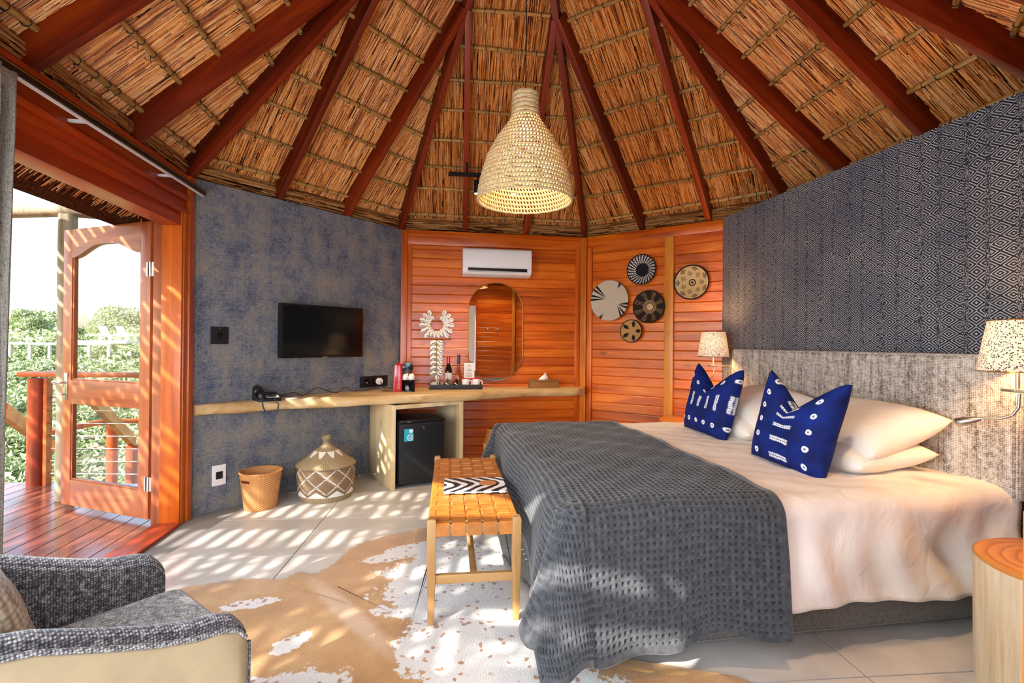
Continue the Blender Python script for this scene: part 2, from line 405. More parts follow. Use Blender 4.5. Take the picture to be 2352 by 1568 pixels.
# cowhide: brown cape over the back, white flanks with flecks; positions are on the hide itself
g = G('cowhide'); v = g.coord()
nz = g.noise(v, 6, 5, 0.7, 0.4); nz2 = g.noise(g.mp(v, loc=(3, 7, 0)), 34, 4, 0.65)
def blob(cx, cy, rx, ry, rot=0.0):
    q = g.mp(g.mp(v, loc=(-cx, -cy, 0)), rot=(0, 0, -rot)); q = g.mp(q, scale=(1/rx, 1/ry, 0))
    x = g.n('VectorMath', operation='LENGTH'); g.put(x.inputs[0], q); return x.outputs['Value']
dist = None
for bb in ((-0.18, 2.72, 0.50, 0.52, 0.3), (-0.02, 2.15, 0.42, 0.46, 0.2), (0.05, 1.75, 0.42, 0.35, 0), (-1.27, 2.45, 0.14, 0.05, 0.3),
           (-0.86, 1.78, 0.28, 0.15, 0.5), (-0.93, 2.14, 0.10, 0.06, 0.9), (-0.48, 3.18, 0.32, 0.10, 0.45), (-0.72, 3.0, 0.16, 0.07, 0.5)):
    d = blob(*bb); dist = d if dist is None else g.ma('MINIMUM', dist, d)
e = g.ma('ADD', dist, g.ma('MULTIPLY', g.ma('SUBTRACT', nz, 0.5), 1.7)); e = g.ma('ADD', e, g.ma('MULTIPLY', g.ma('SUBTRACT', nz2, 0.5), 0.55))
white = g.ma('SUBTRACT', 1.0, g.step(e, 0.96, 1.04))
fl = g.voro(g.add(v, g.vscale(g.noise(v, 14, 2, out=1), 0.06)), 21)
sel = g.noise(g.mp(v, loc=(9, 2, 0)), 5, 2)
fleck = g.ma('MULTIPLY', g.ma('SUBTRACT', 1.0, g.step(fl, 0.17, 0.30)), g.step(sel, 0.40, 0.46))
brown = g.ramp(g.noise(g.mp(v, scale=(1, 1, 1)), 3.2, 3), [(0.3, '#a5773f'), (0.55, '#bd9056'), (0.8, '#d0aa76')])
hair = g.noise(g.mp(v, scale=(260, 60, 1), rot=(0, 0, 0.9)), 1, 2, 0.6)
brown = g.mix(g.ma('MULTIPLY', hair, 0.3), brown, '#6e4216')
wcol = g.mix(g.ma('MULTIPLY', fleck, 0.85), '#d2cdc7', '#96602c')
# the spine: a paler parting with a dark ridge
sp = blob(-0.77, 2.38, 0.075, 0.62, 0.74)
spm = g.ma('MULTIPLY', g.ma('SUBTRACT', 1.0, g.step(g.ma('ADD', sp, g.ma('MULTIPLY', g.ma('SUBTRACT', nz2, 0.5), 0.5)), 0.35, 1.0)), 0.75)
brown = g.mix(spm, brown, '#c9a98c')
g.bump(hair, 0.6, 0.006)
M['cowhide'] = g.done(g.mix(white, brown, wcol), 0.85, 0, 0.2, Sheen_Weight=0.3)

# indigo shibori cotton: dotted bars resist-dyed white
def shibori(name, along):
    g = G(name); o = g.xyz(g.coord('UV'))
    a, b = (o[0], o[1]) if along else (o[1], o[0])
    d = g.noise(g.vec(o[0], o[1], 0), 14, 3)
    aa = g.ma('ADD', a, g.ma('MULTIPLY', g.ma('SUBTRACT', d, 0.5), 0.035)); bb = g.ma('ADD', b, g.ma('MULTIPLY', g.ma('SUBTRACT', d, 0.5), 0.03))
    col = g.ma('MULTIPLY', aa, 3.0); row = g.ma('MULTIPLY', bb, 5.5)
    cu = g.ma('SUBTRACT', g.ma('FRACT', col), 0.5); rv = g.ma('ABSOLUTE', g.ma('SUBTRACT', g.ma('FRACT', row), 0.5))
    odd = g.ma('GREATER_THAN', g.ma('FRACT', g.ma('MULTIPLY', col, 0.5)), 0.5)
    # long stitched bars in one column, single rings in the next
    bar = g.ma('MULTIPLY', g.ma('SUBTRACT', 1.0, g.step(rv, 0.10, 0.17)), g.ma('SUBTRACT', 1.0, g.step(g.ma('ABSOLUTE', cu), 0.33, 0.40)))
    cut = g.ma('MAXIMUM', g.ma('SUBTRACT', 1.0, g.step(rv, 0.012, 0.04)), g.ma('MULTIPLY', g.step(g.ma('SINE', g.ma('MULTIPLY', cu, 75.0)), 0.35, 0.8), 0.8))
    bar = g.ma('MULTIPLY', bar, g.ma('SUBTRACT', 1.0, g.ma('MULTIPLY', cut, 0.85)))
    rr = g.ma('SQRT', g.ma('ADD', g.ma('POWER', g.ma('MULTIPLY', cu, 1.85), 2.0), g.ma('POWER', rv, 2.0)))
    ring = g.ma('MULTIPLY', g.ma('SUBTRACT', 1.0, g.step(rr, 0.14, 0.21)), g.ma('MAXIMUM', g.step(rr, 0.05, 0.09), 0.15))
    m = g.ma('ADD', g.ma('MULTIPLY', bar, odd), g.ma('MULTIPLY', ring, g.ma('SUBTRACT', 1.0, odd)))
    base = g.ramp(g.noise(g.coord(), 9, 3), [(0.3, '#08164a'), (0.7, '#0e277a')])
    g.bump(g.noise(g.coord(), 300, 2), 0.2, 0.001)
    return g.done(g.mix(m, base, '#e6ebf2'), 0.8, 0, 0.2)
M['shibori_rows'] = shibori('indigo_shibori_bars', True)
M['shibori_cols'] = shibori('indigo_shibori_columns', False)

g = G('dotted_lampshade')
d = g.voro(g.vec(g.xyz(g.coord('UV'))[0], g.xyz(g.coord('UV'))[1], 0), 30, rand=0.75)
c = g.mix(g.ma('SUBTRACT', 1.0, g.step(d, 0.34, 0.43)), '#e6ddd2', '#34343e')
M['shade'] = g.done(c, 0.8, 0, 0.2, Transmission_Weight=0.0, Subsurface_Weight=0.0)
# let the bulb glow softly through the cloth
tr = g.n('BsdfTranslucent'); g.put(tr.inputs[0], c); mx = g.n('MixShader'); mx.inputs[0].default_value = 0.04
g.t.links.new(g.b.outputs[0], mx.inputs[1]); g.t.links.new(tr.outputs[0], mx.inputs[2]); g.t.links.new(mx.outputs[0], g.out.inputs[0])

g = G('palm_coil')
c = g.ramp(g.noise(g.coord(), 55, 3), [(0.3, '#b89a66'), (0.6, '#d2bd92'), (0.8, '#e2d4b4')])
M['palm'] = g.done(c, 0.7, 0, 0.25)
tr = g.n('BsdfTranslucent'); g.put(tr.inputs[0], '#e8b060'); mx = g.n('MixShader'); mx.inputs[0].default_value = 0.10
g.t.links.new(g.b.outputs[0], mx.inputs[1]); g.t.links.new(tr.outputs[0], mx.inputs[2]); g.t.links.new(mx.outputs[0], g.out.inputs[0])
def glow(name, col, s):
    g = G(name); g.m.cycles.emission_sampling = 'NONE'; return g.done(col, 0.5, Emission_Color=col, Emission_Strength=s)
M['bulb'] = glow('lit_bulb', '#ffd9a0', 9.0)
M['spot_face'] = glow('lit_spot_face', '#fff3e0', 6.0)

M['black'] = plain('black_plastic', '#0d0e11', 0.4)
M['black_soft'] = plain('black_enamel', '#14161a', 0.38, 0, 0.5)
M['black_gloss'] = plain('black_gloss', '#07080a', 0.12, 0, 0.5)
M['screen'] = plain('tv_screen', '#030406', 0.09, 0, 0.5)
M['steel'] = plain('brushed_steel', '#b8b5b0', 0.3, 1.0)
M['chrome'] = plain('chrome', '#d8d8da', 0.12, 1.0)
M['nickel'] = plain('satin_nickel', '#c9c0b2', 0.32, 0.9)
M['brass'] = plain('brass_trim', '#b08b4a', 0.3, 0.9)
M['white'] = plain('white_plastic', '#ece8e2', 0.4)
M['white2'] = plain('white_vent', '#d5d2cd', 0.5)
M['china'] = plain('white_china', '#f1eee9', 0.2, 0, 0.5)
M['red'] = plain('red_gloss', '#b80a0e', 0.18, 0, 0.5)
M['red2'] = plain('red_card', '#c0241c', 0.6)
M['charcoal'] = plain('charcoal_tray', '#2d2b2b', 0.55, 0, 0.3, 0.3)
M['cord'] = plain('black_cord', '#101012', 0.5)
M['coil'] = plain('grey_coil_cord', '#3c4250', 0.5)
g = G('mirror_glass'); M['mirror'] = g.done('#f4f4f4', 0.0, 1.0)
g = G('clear_glass')
gl = g.n('BsdfGlossy'); gl.inputs['Roughness'].default_value = 0.0; tp = g.n('BsdfTransparent'); mx = g.n('MixShader'); mx.inputs[0].default_value = 0.05
g.t.links.new(tp.outputs[0], mx.inputs[1]); g.t.links.new(gl.outputs[0], mx.inputs[2]); g.t.links.new(mx.outputs[0], g.out.inputs[0])
M['pane'] = g.m
M['glass'] = plain('drinking_glass', '#ffffff', 0.0, 0, 0.5, Transmission_Weight=1.0, IOR=1.45)
M['winebottle'] = plain('dark_wine_glass', '#16100c', 0.08, 0, 0.5)
M['rose'] = plain('rose_bottle', '#c05a20', 0.06, 0, 0.5, Transmission_Weight=0.6, IOR=1.4)
M['paper'] = plain('paper_card', '#ded4cc', 0.7)
M['ink'] = plain('printed_ink', '#8e8680', 0.7)
M['tissue'] = plain('tissue', '#f1efec', 0.9)
M['rattan'] = None
g = G('rattan_weave'); o = g.xyz(g.coord())
ang = g.ma('ARCTAN2', o[1], o[0])
w = g.ma('SINE', g.ma('ADD', g.ma('MULTIPLY', ang, 34.0), g.ma('MULTIPLY', o[2], 420.0))); w2 = g.ma('SINE', g.ma('MULTIPLY', o[2], 800.0))
ww = g.ma('MULTIPLY', w, g.ma('ADD', 0.6, g.ma('MULTIPLY', w2, 0.4)))
c = g.ramp(g.ma('ADD', g.ma('MULTIPLY', ww, 0.4), 0.5), [(0.1, '#8a4f22'), (0.5, '#c58850'), (0.9, '#dba873')])
g.bump(ww, 0.6, 0.003)
M['rattan'] = g.done(c, 0.6, 0, 0.3)
def coilmat(name, stops, freq=1.0):
    g = G(name); return g
# lidded basket: brown twined body, white diamond trellis and triangles
g = G('twined_basket'); o = g.xyz(g.coord()); ang = g.ma('DIVIDE', g.ma('ARCTAN2', o[1], o[0]), 2*PI); z = o[2]
A8 = g.ma('MULTIPLY', ang, 9.0); Zr = g.ma('DIVIDE', z, 0.135)
def ln(a): return g.ma('LESS_THAN', g.ma('ABSOLUTE', g.ma('SUBTRACT', g.ma('FRACT', a), 0.5)), 0.055)
tre = g.ma('MAXIMUM', ln(g.ma('ADD', A8, Zr)), ln(g.ma('SUBTRACT', A8, Zr)))
tre = g.ma('MULTIPLY', tre, g.ma('GREATER_THAN', g.ma('SINE', g.ma('MULTIPLY', z, 560.0)), -0.2))
tre = g.ma('MULTIPLY', tre, g.ma('MULTIPLY', g.ma('GREATER_THAN', z, 0.07), g.ma('LESS_THAN', z, 0.27)))
zig = g.ma('MULTIPLY', g.ma('ABSOLUTE', g.ma('SUBTRACT', g.ma('FRACT', A8), 0.5)), 2.0)
tri_ = g.ma('MULTIPLY', g.ma('LESS_THAN', z, g.ma('ADD', 0.045, g.ma('MULTIPLY', g.ma('SUBTRACT', 1.0, zig), 0.05))), g.ma('GREATER_THAN', z, 0.045))
lidt = g.ma('MULTIPLY', g.ma('GREATER_THAN', z, g.ma('ADD', 0.345, g.ma('MULTIPLY', g.ma('SUBTRACT', 1.0, zig), 0.0))), g.ma('LESS_THAN', z, 0.39))
lidt = g.ma('MULTIPLY', lidt, g.ma('LESS_THAN', zig, g.ma('DIVIDE', g.ma('SUBTRACT', z, 0.340), 0.055)))
m = g.ma('MAXIMUM', g.ma('MAXIMUM', tre, tri_), lidt)
st = g.ma('SINE', g.ma('MULTIPLY', ang, 2*PI*110)); sv = g.ma('SINE', g.ma('MULTIPLY', z, 700.0))
base = g.ramp(g.ma('ADD', g.ma('MULTIPLY', g.ma('MULTIPLY', st, sv), 0.35), 0.5), [(0.1, '#4a3828'), (0.5, '#80674e'), (0.9, '#a48c70')])
straw = g.ramp(g.ma('ADD', g.ma('MULTIPLY', st, 0.3), 0.5), [(0.1, '#7a6a4c'), (0.9, '#b8a684')])
isstraw = g.ma('MAXIMUM', g.ma('LESS_THAN', z, 0.045), g.ma('GREATER_THAN', z, 0.275))
c = g.mix(g.ma('MULTIPLY', isstraw, 0.75), base, straw)
g.bump(g.ma('MULTIPLY', st, sv), 0.5, 0.003)
M['twined'] = g.done(g.mix(m, c, '#e4dfd8'), 0.75, 0, 0.2)

# coiled wall baskets; local x,y is the face of the disc, radius normalised to 1
def disc(name, fn):
    g = G(name); o = g.xyz(g.coord()); x, y = o[0], o[2]
    R = g.ma('SQRT', g.ma('ADD', g.ma('MULTIPLY', x, x), g.ma('MULTIPLY', y, y))); T = g.ma('DIVIDE', g.ma('ARCTAN2', y, x), 2*PI)
    return g, x, y, R, T
def between(g, v, a, b): return g.ma('MULTIPLY', g.ma('GREATER_THAN', v, a), g.ma('LESS_THAN', v, b))
def petal(g, T, n, phase=0.0): return g.ma('MULTIPLY', g.ma('ABSOLUTE', g.ma('SUBTRACT', g.ma('FRACT', g.ma('ADD', g.ma('MULTIPLY', T, n), phase)), 0.5)), 2.0)
def rings(g, R, n, lo=0.75):
    s = g.ma('SINE', g.ma('MULTIPLY', R, n)); g.bump(s, 0.5, 0.004); return g.ma('ADD', (1+lo)/2, g.ma('MULTIPLY', s, (1-lo)/2))
BLK = '#1d1a1c'; CRM = '#e0d3bb'; STR = '#c9a871'
g, x, y, R, T = disc('coil_basket_cream', None)                       # radius 0.21
def wedge(a0, k, r0):
    ca_, sa_ = math.cos(a0*2*PI), math.sin(a0*2*PI)
    xr = g.ma('ADD', g.ma('MULTIPLY', x, ca_), g.ma('MULTIPLY', y, sa_)); yr = g.ma('ABSOLUTE', g.ma('SUBTRACT', g.ma('MULTIPLY', y, ca_), g.ma('MULTIPLY', x, sa_)))
    f = g.ma('DIVIDE', yr, g.ma('MULTIPLY', g.ma('SUBTRACT', xr, r0), k))
    b = g.ma('MAXIMUM', between(g, f, 0.68, 1.0), g.ma('MULTIPLY', between(g, f, 0.0 if r0 > 0.12 else 0.22, 0.46), g.ma('GREATER_THAN', xr, r0+0.035)))
    return g.ma('MULTIPLY', b, g.ma('GREATER_THAN', xr, r0))
m = g.ma('MAXIMUM', wedge(0.43, 0.62, 0.05), wedge(-0.085, 0.75, 0.085))
m = g.ma('MAXIMUM', m, wedge(0.15, 0.30, 0.135)); m = g.ma('MAXIMUM', m, wedge(-0.33, 0.30, 0.140))
lo = rings(g, R, 950, 0.6)
M['basket_cream'] = g.done(g.hsv(g.mix(m, CRM, BLK), None, None, lo), 0.75, 0, 0.2)
g, x, y, R, T = disc('coil_basket_check', None)                       # radius 0.155
sp = g.ma('MULTIPLY', R, 52.0)
chk = g.ma('GREATER_THAN', g.ma('SINE', g.ma('ADD', g.ma('MULTIPLY', T, 2*PI*26), g.ma('MULTIPLY', g.ma('FLOOR', sp), 1.1))), 0.0)
m = g.ma('MULTIPLY', chk, between(g, R, 0.07, 0.146)); m = g.ma('MULTIPLY', m, g.ma('GREATER_THAN', g.ma('FRACT', sp), 0.22))
rings(g, R, 440)
M['basket_check'] = g.done(g.mix(m, BLK, '#dcd6cc'), 0.75, 0, 0.2)
g, x, y, R, T = disc('coil_basket_straw', None)                       # radius 0.165
p = petal(g, T, 7.0); ch = g.ma('GREATER_THAN', g.ma('SINE', g.ma('MULTIPLY', R, 640.0)), -0.1)
d1 = g.ma('ADD', g.ma('MULTIPLY', p, 0.9), g.ma('MULTIPLY', g.ma('ABSOLUTE', g.ma('SUBTRACT', R, 0.135)), 24.0))
d2 = g.ma('ADD', g.ma('MULTIPLY', petal(g, T, 7.0, 0.5), 0.9), g.ma('MULTIPLY', g.ma('ABSOLUTE', g.ma('SUBTRACT', R, 0.09)), 22.0))
m = g.ma('MAXIMUM', g.ma('MULTIPLY', between(g, d1, 0.0, 0.55), ch), g.ma('MULTIPLY', between(g, d2, 0.1, 0.62), g.ma('MULTIPLY', ch, 0.8)))
m = g.ma('MAXIMUM', m, g.ma('MAXIMUM', between(g, R, 0.0, 0.012), between(g, R, 0.024, 0.034))); m = g.ma('MAXIMUM', m, g.ma('GREATER_THAN', R, 0.157))
lo = rings(g, R, 640, 0.75)
M['basket_straw'] = g.done(g.hsv(g.mix(m, '#d0b484', BLK), None, None, lo), 0.75, 0, 0.2)
g, x, y, R, T = disc('coil_basket_dark', None)                        # radius 0.165
p = petal(g, T, 8.0)
dt = g.ma('MULTIPLY', g.ma('GREATER_THAN', g.ma('SINE', g.ma('MULTIPLY', T, 2*PI*48)), 0.2), g.ma('GREATER_THAN', g.ma('SINE', g.ma('MULTIPLY', R, 480.0)), 0.1))
m = g.ma('MULTIPLY', dt, g.ma('MULTIPLY', g.ma('LESS_THAN', p, 0.42), between(g, R, 0.075, 0.158)))
sm = g.ma('MULTIPLY', g.ma('GREATER_THAN', g.ma('SINE', g.ma('ADD', g.ma('MULTIPLY', T, 2*PI*30), g.ma('MULTIPLY', R, 300.0))), 0.1), between(g, R, 0.04, 0.072))
m = g.ma('MAXIMUM', m, g.ma('MULTIPLY', sm, 0.8)); m = g.ma('MAXIMUM', m, g.ma('LESS_THAN', R, 0.035))
rings(g, R, 480)
M['basket_dark'] = g.done(g.mix(m, '#2a1c18', '#cba878'), 0.75, 0, 0.2)
g, x, y, R, T = disc('coil_basket_star', None)                        # radius 0.118
p = petal(g, T, 5.0, 0.5)
w = g.ma('MULTIPLY', g.ma('SINE', g.ma('MULTIPLY', g.ma('DIVIDE', g.ma('SUBTRACT', R, 0.032), 0.078), PI)), 0.46)
pe = g.ma('MULTIPLY', g.ma('LESS_THAN', p, w), between(g, R, 0.034, 0.11))
dotb = g.ma('MULTIPLY', between(g, g.ma('SUBTRACT', p, w), -0.1, 0.0), g.ma('GREATER_THAN', g.ma('SINE', g.ma('MULTIPLY', R, 900.0)), 0.0))
m = g.ma('SUBTRACT', pe, g.ma('MULTIPLY', dotb, 0.8)); m = g.ma('MAXIMUM', m, g.ma('GREATER_THAN', R, 0.111))
lo = rings(g, R, 640, 0.7)
M['basket_star'] = g.done(g.hsv(g.mix(m, '#c79a60', BLK), None, None, lo), 0.75, 0, 0.2)

g = G('zebra_print'); o = g.coord(); X = g.xyz(o)
zz = g.ma('SQRT', g.ma('ADD', g.ma('MULTIPLY', X[1], X[1]), 0.0016))
f = g.ma('SINE', g.ma('ADD', g.ma('MULTIPLY', g.ma('ADD', X[0], g.ma('MULTIPLY', zz, 1.0)), 82.0), g.ma('MULTIPLY', g.noise(o, 6, 2), 7.0)))
M['zebra'] = g.done(g.mix(g.step(f, -0.05, 0.15), '#1c1614', '#dcdfe8'), 0.5, 0, 0.3)
g = G('stump_top'); o = g.xyz(g.coord())
R = g.ma('SQRT', g.ma('ADD', g.ma('POWER', g.ma('SUBTRACT', o[0], -0.03), 2.0), g.ma('POWER', o[1], 2.0)))
R = g.ma('ADD', R, g.ma('MULTIPLY', g.noise(g.coord(), 4, 2), 0.05))
M['stump_top'] = g.done(g.ramp(g.ma('FRACT', g.ma('MULTIPLY', R, 24.0)), [(0.0, '#a85a1c'), (0.25, '#c87c34'), (0.8, '#d68c42'), (1.0, '#b8692a')]), 0.35, 0, 0.4)
g = G('stump_bark'); v = g.coord()
c = g.ramp(g.noise(g.mp(v, scale=(9, 9, 0.7)), 1.6, 5, 0.65), [(0.28, '#b0916a'), (0.5, '#d6c09c'), (0.75, '#ecdfc8')])
kn = g.ma('SUBTRACT', 1.0, g.step(g.voro(g.mp(v, scale=(1, 1, 0.45)), 8), 0.05, 0.11))
M['stump'] = g.done(g.mix(g.ma('MULTIPLY', kn, 0.8), c, '#7a4418'), 0.6, 0, 0.3)
M['shell'] = plain('cowrie_shell', '#eee8de', 0.25, 0, 0.5)
M['shell_slit'] = plain('cowrie_slit', '#2e3442', 0.5)
M['shell_net'] = plain('raffia_net', '#b09a58', 0.8)
g = G('foliage')
c = g.ramp(g.island(), [(0.0, '#66784e'), (0.4, '#8e9f70'), (0.75, '#acb88c'), (1.0, '#c6ccaa')])
M['leaf'] = g.done(g.hsv(c, None, None, g.ma('ADD', 0.75, g.ma('MULTIPLY', g.rnd(), 0.5))), 0.7, 0, 0.2)
g = G('bushland'); v = g.pos()
c = g.ramp(g.noise(v, 0.9, 6, 0.7), [(0.3, '#6f8450'), (0.5, '#9cab78'), (0.7, '#c0c4a0')])
M['ground'] = g.done(c, 0.9, 0, 0.1)
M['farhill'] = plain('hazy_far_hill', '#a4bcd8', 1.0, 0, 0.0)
M['weathered'] = plain('weathered_boards', '#c9c3b8', 0.8, 0, 0.2, 0.15)
M['bark'] = plain('grey_bark', '#7a6a58', 0.9, 0, 0.1, 0.2)
# ------------------------------------------------------------------ floor of large grey tiles
floor_poly = [C[-2], C[-1], C[0], C[1], C[2], C[3], C[4]]
TA = math.radians(4.9); tx = Vector((math.cos(TA), math.sin(TA), 0)); ty = Vector((-math.sin(TA), math.cos(TA), 0))
T0 = Vector((-0.01, 3.14, 0)); TW, TH = 1.31, 0.645
def inside(p, poly):
    s = False; n = len(poly)
    for i in range(n):
        a, b = poly[i], poly[(i+1) % n]
        if (a[1] > p[1]) != (b[1] > p[1]) and p[0] < (b[0]-a[0])*(p[1]-a[1])/(b[1]-a[1])+a[0]: s = not s
    return s
tile_poly = [(C[-2].x-0.03, -1.6), (C[-2].x-0.03, C[-2].y)]+[(C[i].x, C[i].y) for i in (-1, 0, 1, 2, 3)]+[(2.75, -1.6)]
floor = struct(MB().prism(tile_poly[::-1], -0.08, -0.004).build('floor', M['grout']), 'pale grey tiled floor')
def clip_poly(sub, a, b):                       # keep the part right of the edge a->b (clockwise outline)
    out = []; ex, ey = b[0]-a[0], b[1]-a[1]
    sd_ = lambda p: ex*(p[1]-a[1])-ey*(p[0]-a[0])
    for k in range(len(sub)):
        p, q = sub[k], sub[(k+1) % len(sub)]; sp_, sq = sd_(p), sd_(q)
        if sp_ <= 0: out.append(p)
        if (sp_ < 0) != (sq < 0) and abs(sp_-sq) > 1e-12:
            t = sp_/(sp_-sq); out.append((p[0]+(q[0]-p[0])*t, p[1]+(q[1]-p[1])*t))
    return out
GR = 0.0035
for j in range(-9, 6):
    for i in range(-5, 5):
        o = T0 + tx*(i*TW - 0.0) + ty*(j*TH)
        q = [o+tx*GR+ty*GR, o+tx*GR+ty*(TH-GR), o+tx*(TW-GR)+ty*(TH-GR), o+tx*(TW-GR)+ty*GR]
        sub = [(p.x, p.y) for p in q]
        for k in range(len(tile_poly)):
            sub = clip_poly(sub, tile_poly[k], tile_poly[(k+1) % len(tile_poly)])
            if len(sub) < 3: break
        if len(sub) < 3: continue
        t = MB().prism(sub[::-1], -0.006, 0.0).build('tile', M['tile'], floor)

# ------------------------------------------------------------------ walls
def wall(name, fr, x0, x1, z0, z1, m, label, thick=0.12, gap=0.0):
    mb = MB(); mb.box(x0, x1, gap, gap+thick, z0, z1)
    o = mb.build(name, m, loc=fr.A, rot=(0, 0, fr.ang)); return struct(o, label)
def planks(wallo, x0, x1, z0, z1, pitch=0.0955, proud=0.010, jitter=0.003):
    z = z0; proto = {}
    while z < z1-0.01:
        h = min(pitch, z1-z)
        key = round(h, 4)
        if key not in proto:
            mb = MB()
            # weatherboard with a rounded lip: profile in (inward, z)
            prof = [(0.0, 0.0), (proud*0.6, 0.0), (proud, 0.005), (proud, h-0.010), (proud*0.7, h-0.005), (proud*0.1, h-0.002), (0, h)]
            P = [[(x, -a, b) for a, b in prof] for x in (0.0, x1-x0)]
            mb.grid(P); mb._a(P[0], [tuple(range(len(prof)))]); mb._a(P[1], [tuple(range(len(prof)))[::-1]])
            o = mb.build('plank', M['plank'], wallo, smooth=False, loc=(x0, 0, z)); proto[key] = o
        else: copy_of(proto[key], wallo, (x0, 0, z+random.uniform(-jitter, jitter)*0))
        z += pitch
w_tv = wall('wall_back_left', F_TV, 0, F_TV.len, 0, H, M['paper_tv'], 'blue-grey woven wallpaper wall behind the television', 0.14)
w_mir = wall('wall_back', F_MIR, 0, F_MIR.len, 0, H, M['plank'], 'orange varnished plank wall behind the oval mirror', 0.12, 0.0)
planks(w_mir, 0.11, 1.90, 0.0, 2.335)
w_bsk = wall('wall_back_right', F_BSK, 0, 1.50, 0, H, M['plank'], 'orange varnished plank wall hung with round baskets', 0.12, 0.0)
planks(w_bsk, 0.11, 0.925, 0.0, 2.39)
planks(w_bsk, 1.012, 1.475, 0.0, 2.39)
w_bed = wall('wall_right', F_BED, 0.0, F_BED.len+0.02, 0, H, M['paper_bed'], 'navy diamond-patterned wallpaper wall behind the bed', 0.10)
def trim(wallo, name, x0, x1, p0, p1, z0, z1, m, bev=0.004):
    return MB().box(x0, x1, -p1, -p0, z0, z1).build(name, m, wallo, bevel=bev)
# mirror wall: frieze board, corner uprights
trim(w_mir, 'frieze_board', 0.0, 1.99, 0.0, 0.026, 2.335, H-0.004, M['plank'])
trim(w_mir, 'corner_upright', 0.0, 0.065, 0.0, 0.045, 0, 2.47, M['plank_z'])
trim(w_mir, 'edge_strip', 0.067, 0.112, 0.0, 0.03, 0, 2.34, M['plank_z'])
trim(w_mir, 'edge_strip', 1.895, 1.948, 0.0, 0.03, 0, 2.34, M['plank_z'])
trim(w_mir, 'corner_upright', 1.95, 2.0, 0.0, 0.05, 0, 2.47, M['batten_z'])
trim(w_bsk, 'corner_upright', 0.0, 0.05, 0.0, 0.05, 0, 2.47, M['plank_z'])
trim(w_bsk, 'edge_strip', 0.055, 0.112, 0.0, 0.034, 0, 2.36, M['plank_z'])
trim(w_bsk, 'frieze_board', 0.05, 1.475, 0.0, 0.024, 2.38, H-0.004, M['plank'])
trim(w_bsk, 'cover_batten', 0.925, 1.015, 0.0, 0.045, 0, 2.375, M['batten_z'])
# the wall towards the doorway, seen only in the mirror, and the far side wall
w_fr = wall('wall_front', F_FRONT, 0.0, 0.78, 0, H, M['plank'], 'orange varnished plank wall with coat hooks facing the mirror', 0.10)
planks(w_fr, 0.06, 0.78, 0.0, H)
trim(w_fr, 'corner_upright', 0.0, 0.06, 0, 0.05, 0, H, M['batten_z'])
trim(w_fr, 'door_casing', 0.78, 0.815, -0.1, 0.03, 0, 2.12, M['plank_z'])
trim(w_fr, 'over_door_board', 0.78, 2.0, -0.06, 0.0, 2.06, H, M['plank'])
w_sd = wall('wall_front_right', F_SIDE, 0.0, F_SIDE.len, 0, H, M['plank'], 'orange varnished plank wall past the near bedside', 0.10)
w_rear = struct(MB().box(-1.6, 2.2, -1.62, -1.5, 0, 2.6).build('wall_rear', M['white_plaster']), 'white plaster wall beyond the doorway')
struct(MB().box(-0.66, -0.56, -1.5, 0.36, 0, 2.55).build('wall_rear_left', M['white_plaster']), 'white plaster side wall beyond the doorway')
struct(MB().box(-0.66, 2.2, -1.62, 0.30, 2.55, 2.65).build('ceiling_rear', M['white_plaster']), 'flat white ceiling beyond the doorway')
struct(MB().box(2.1, 2.2, -1.5, 0.9, 0, 2.55).build('wall_rear_right', M['white_plaster']), 'white plaster wall right of the doorway')
for x in (0.36, 0.56):                                   # coat hooks
    hk = thing('coat_hook', 'chrome coat hook %s on the plank wall reflected in the mirror' % ('nearer the corner post' if x < 0.4 else 'nearer the white doorway'), 'coat hook', F_FRONT.p(x, 0.018, 1.58), F_FRONT.ang, 'coat hooks by the doorway')
    MB().lathe([(0.0, 0.0), (0.022, 0.0), (0.022, 0.006), (0.0, 0.006)], 16, ax='y').build('rose', M['chrome'], hk, True)
    MB().tube([(0, 0, 0), (0, -0.035, 0), (0, -0.05, 0.012)], 0.006, 8).build('stem', M['chrome'], hk, True)
    MB().lathe([(0.0, -0.014), (0.010, -0.010), (0.014, 0.0), (0.010, 0.010), (0.0, 0.014)], 14, c=(0, -0.053, 0.016)).build('knob', M['chrome'], hk, True)

# ------------------------------------------------------------------ thatched roof
ceil_mb = MB(); DZ = 0.20; TH_T = 0.22; OV = 0.63
AP = APEX + Vector((0, 0, DZ))
def eave(i):                                             # where the thatch ends beyond the wall corner
    c = corner(i, H+DZ); k = OV/(RR*math.cos(PI/8)); return c + (c-AP)*k
ring_in = [eave(i) for i in range(-2, 6)]
ring_out = [p+Vector((0, 0, TH_T)) for p in ring_in]
n = 8; vs = ring_in+ring_out+[AP, AP+Vector((0, 0, TH_T))]
fs = []
for i in range(n):
    j = (i+1) % n; fs += [(i, j, 16), (8+j, 8+i, 17)]
ceil_mb._a(vs, fs)
ceiling = struct(ceil_mb.build('ceiling', M['thatch']), 'conical thatched roof seen from inside')
mb = MB()
for i in range(n):
    j = (i+1) % n; mb._a([ring_in[i], ring_in[j], ring_out[j]+Vector((0, 0, 0.02)), ring_out[i]+Vector((0, 0, 0.02))], [(0, 1, 2, 3)])
mb.build('thatch_edge', M['thatch_edge'], ceiling)

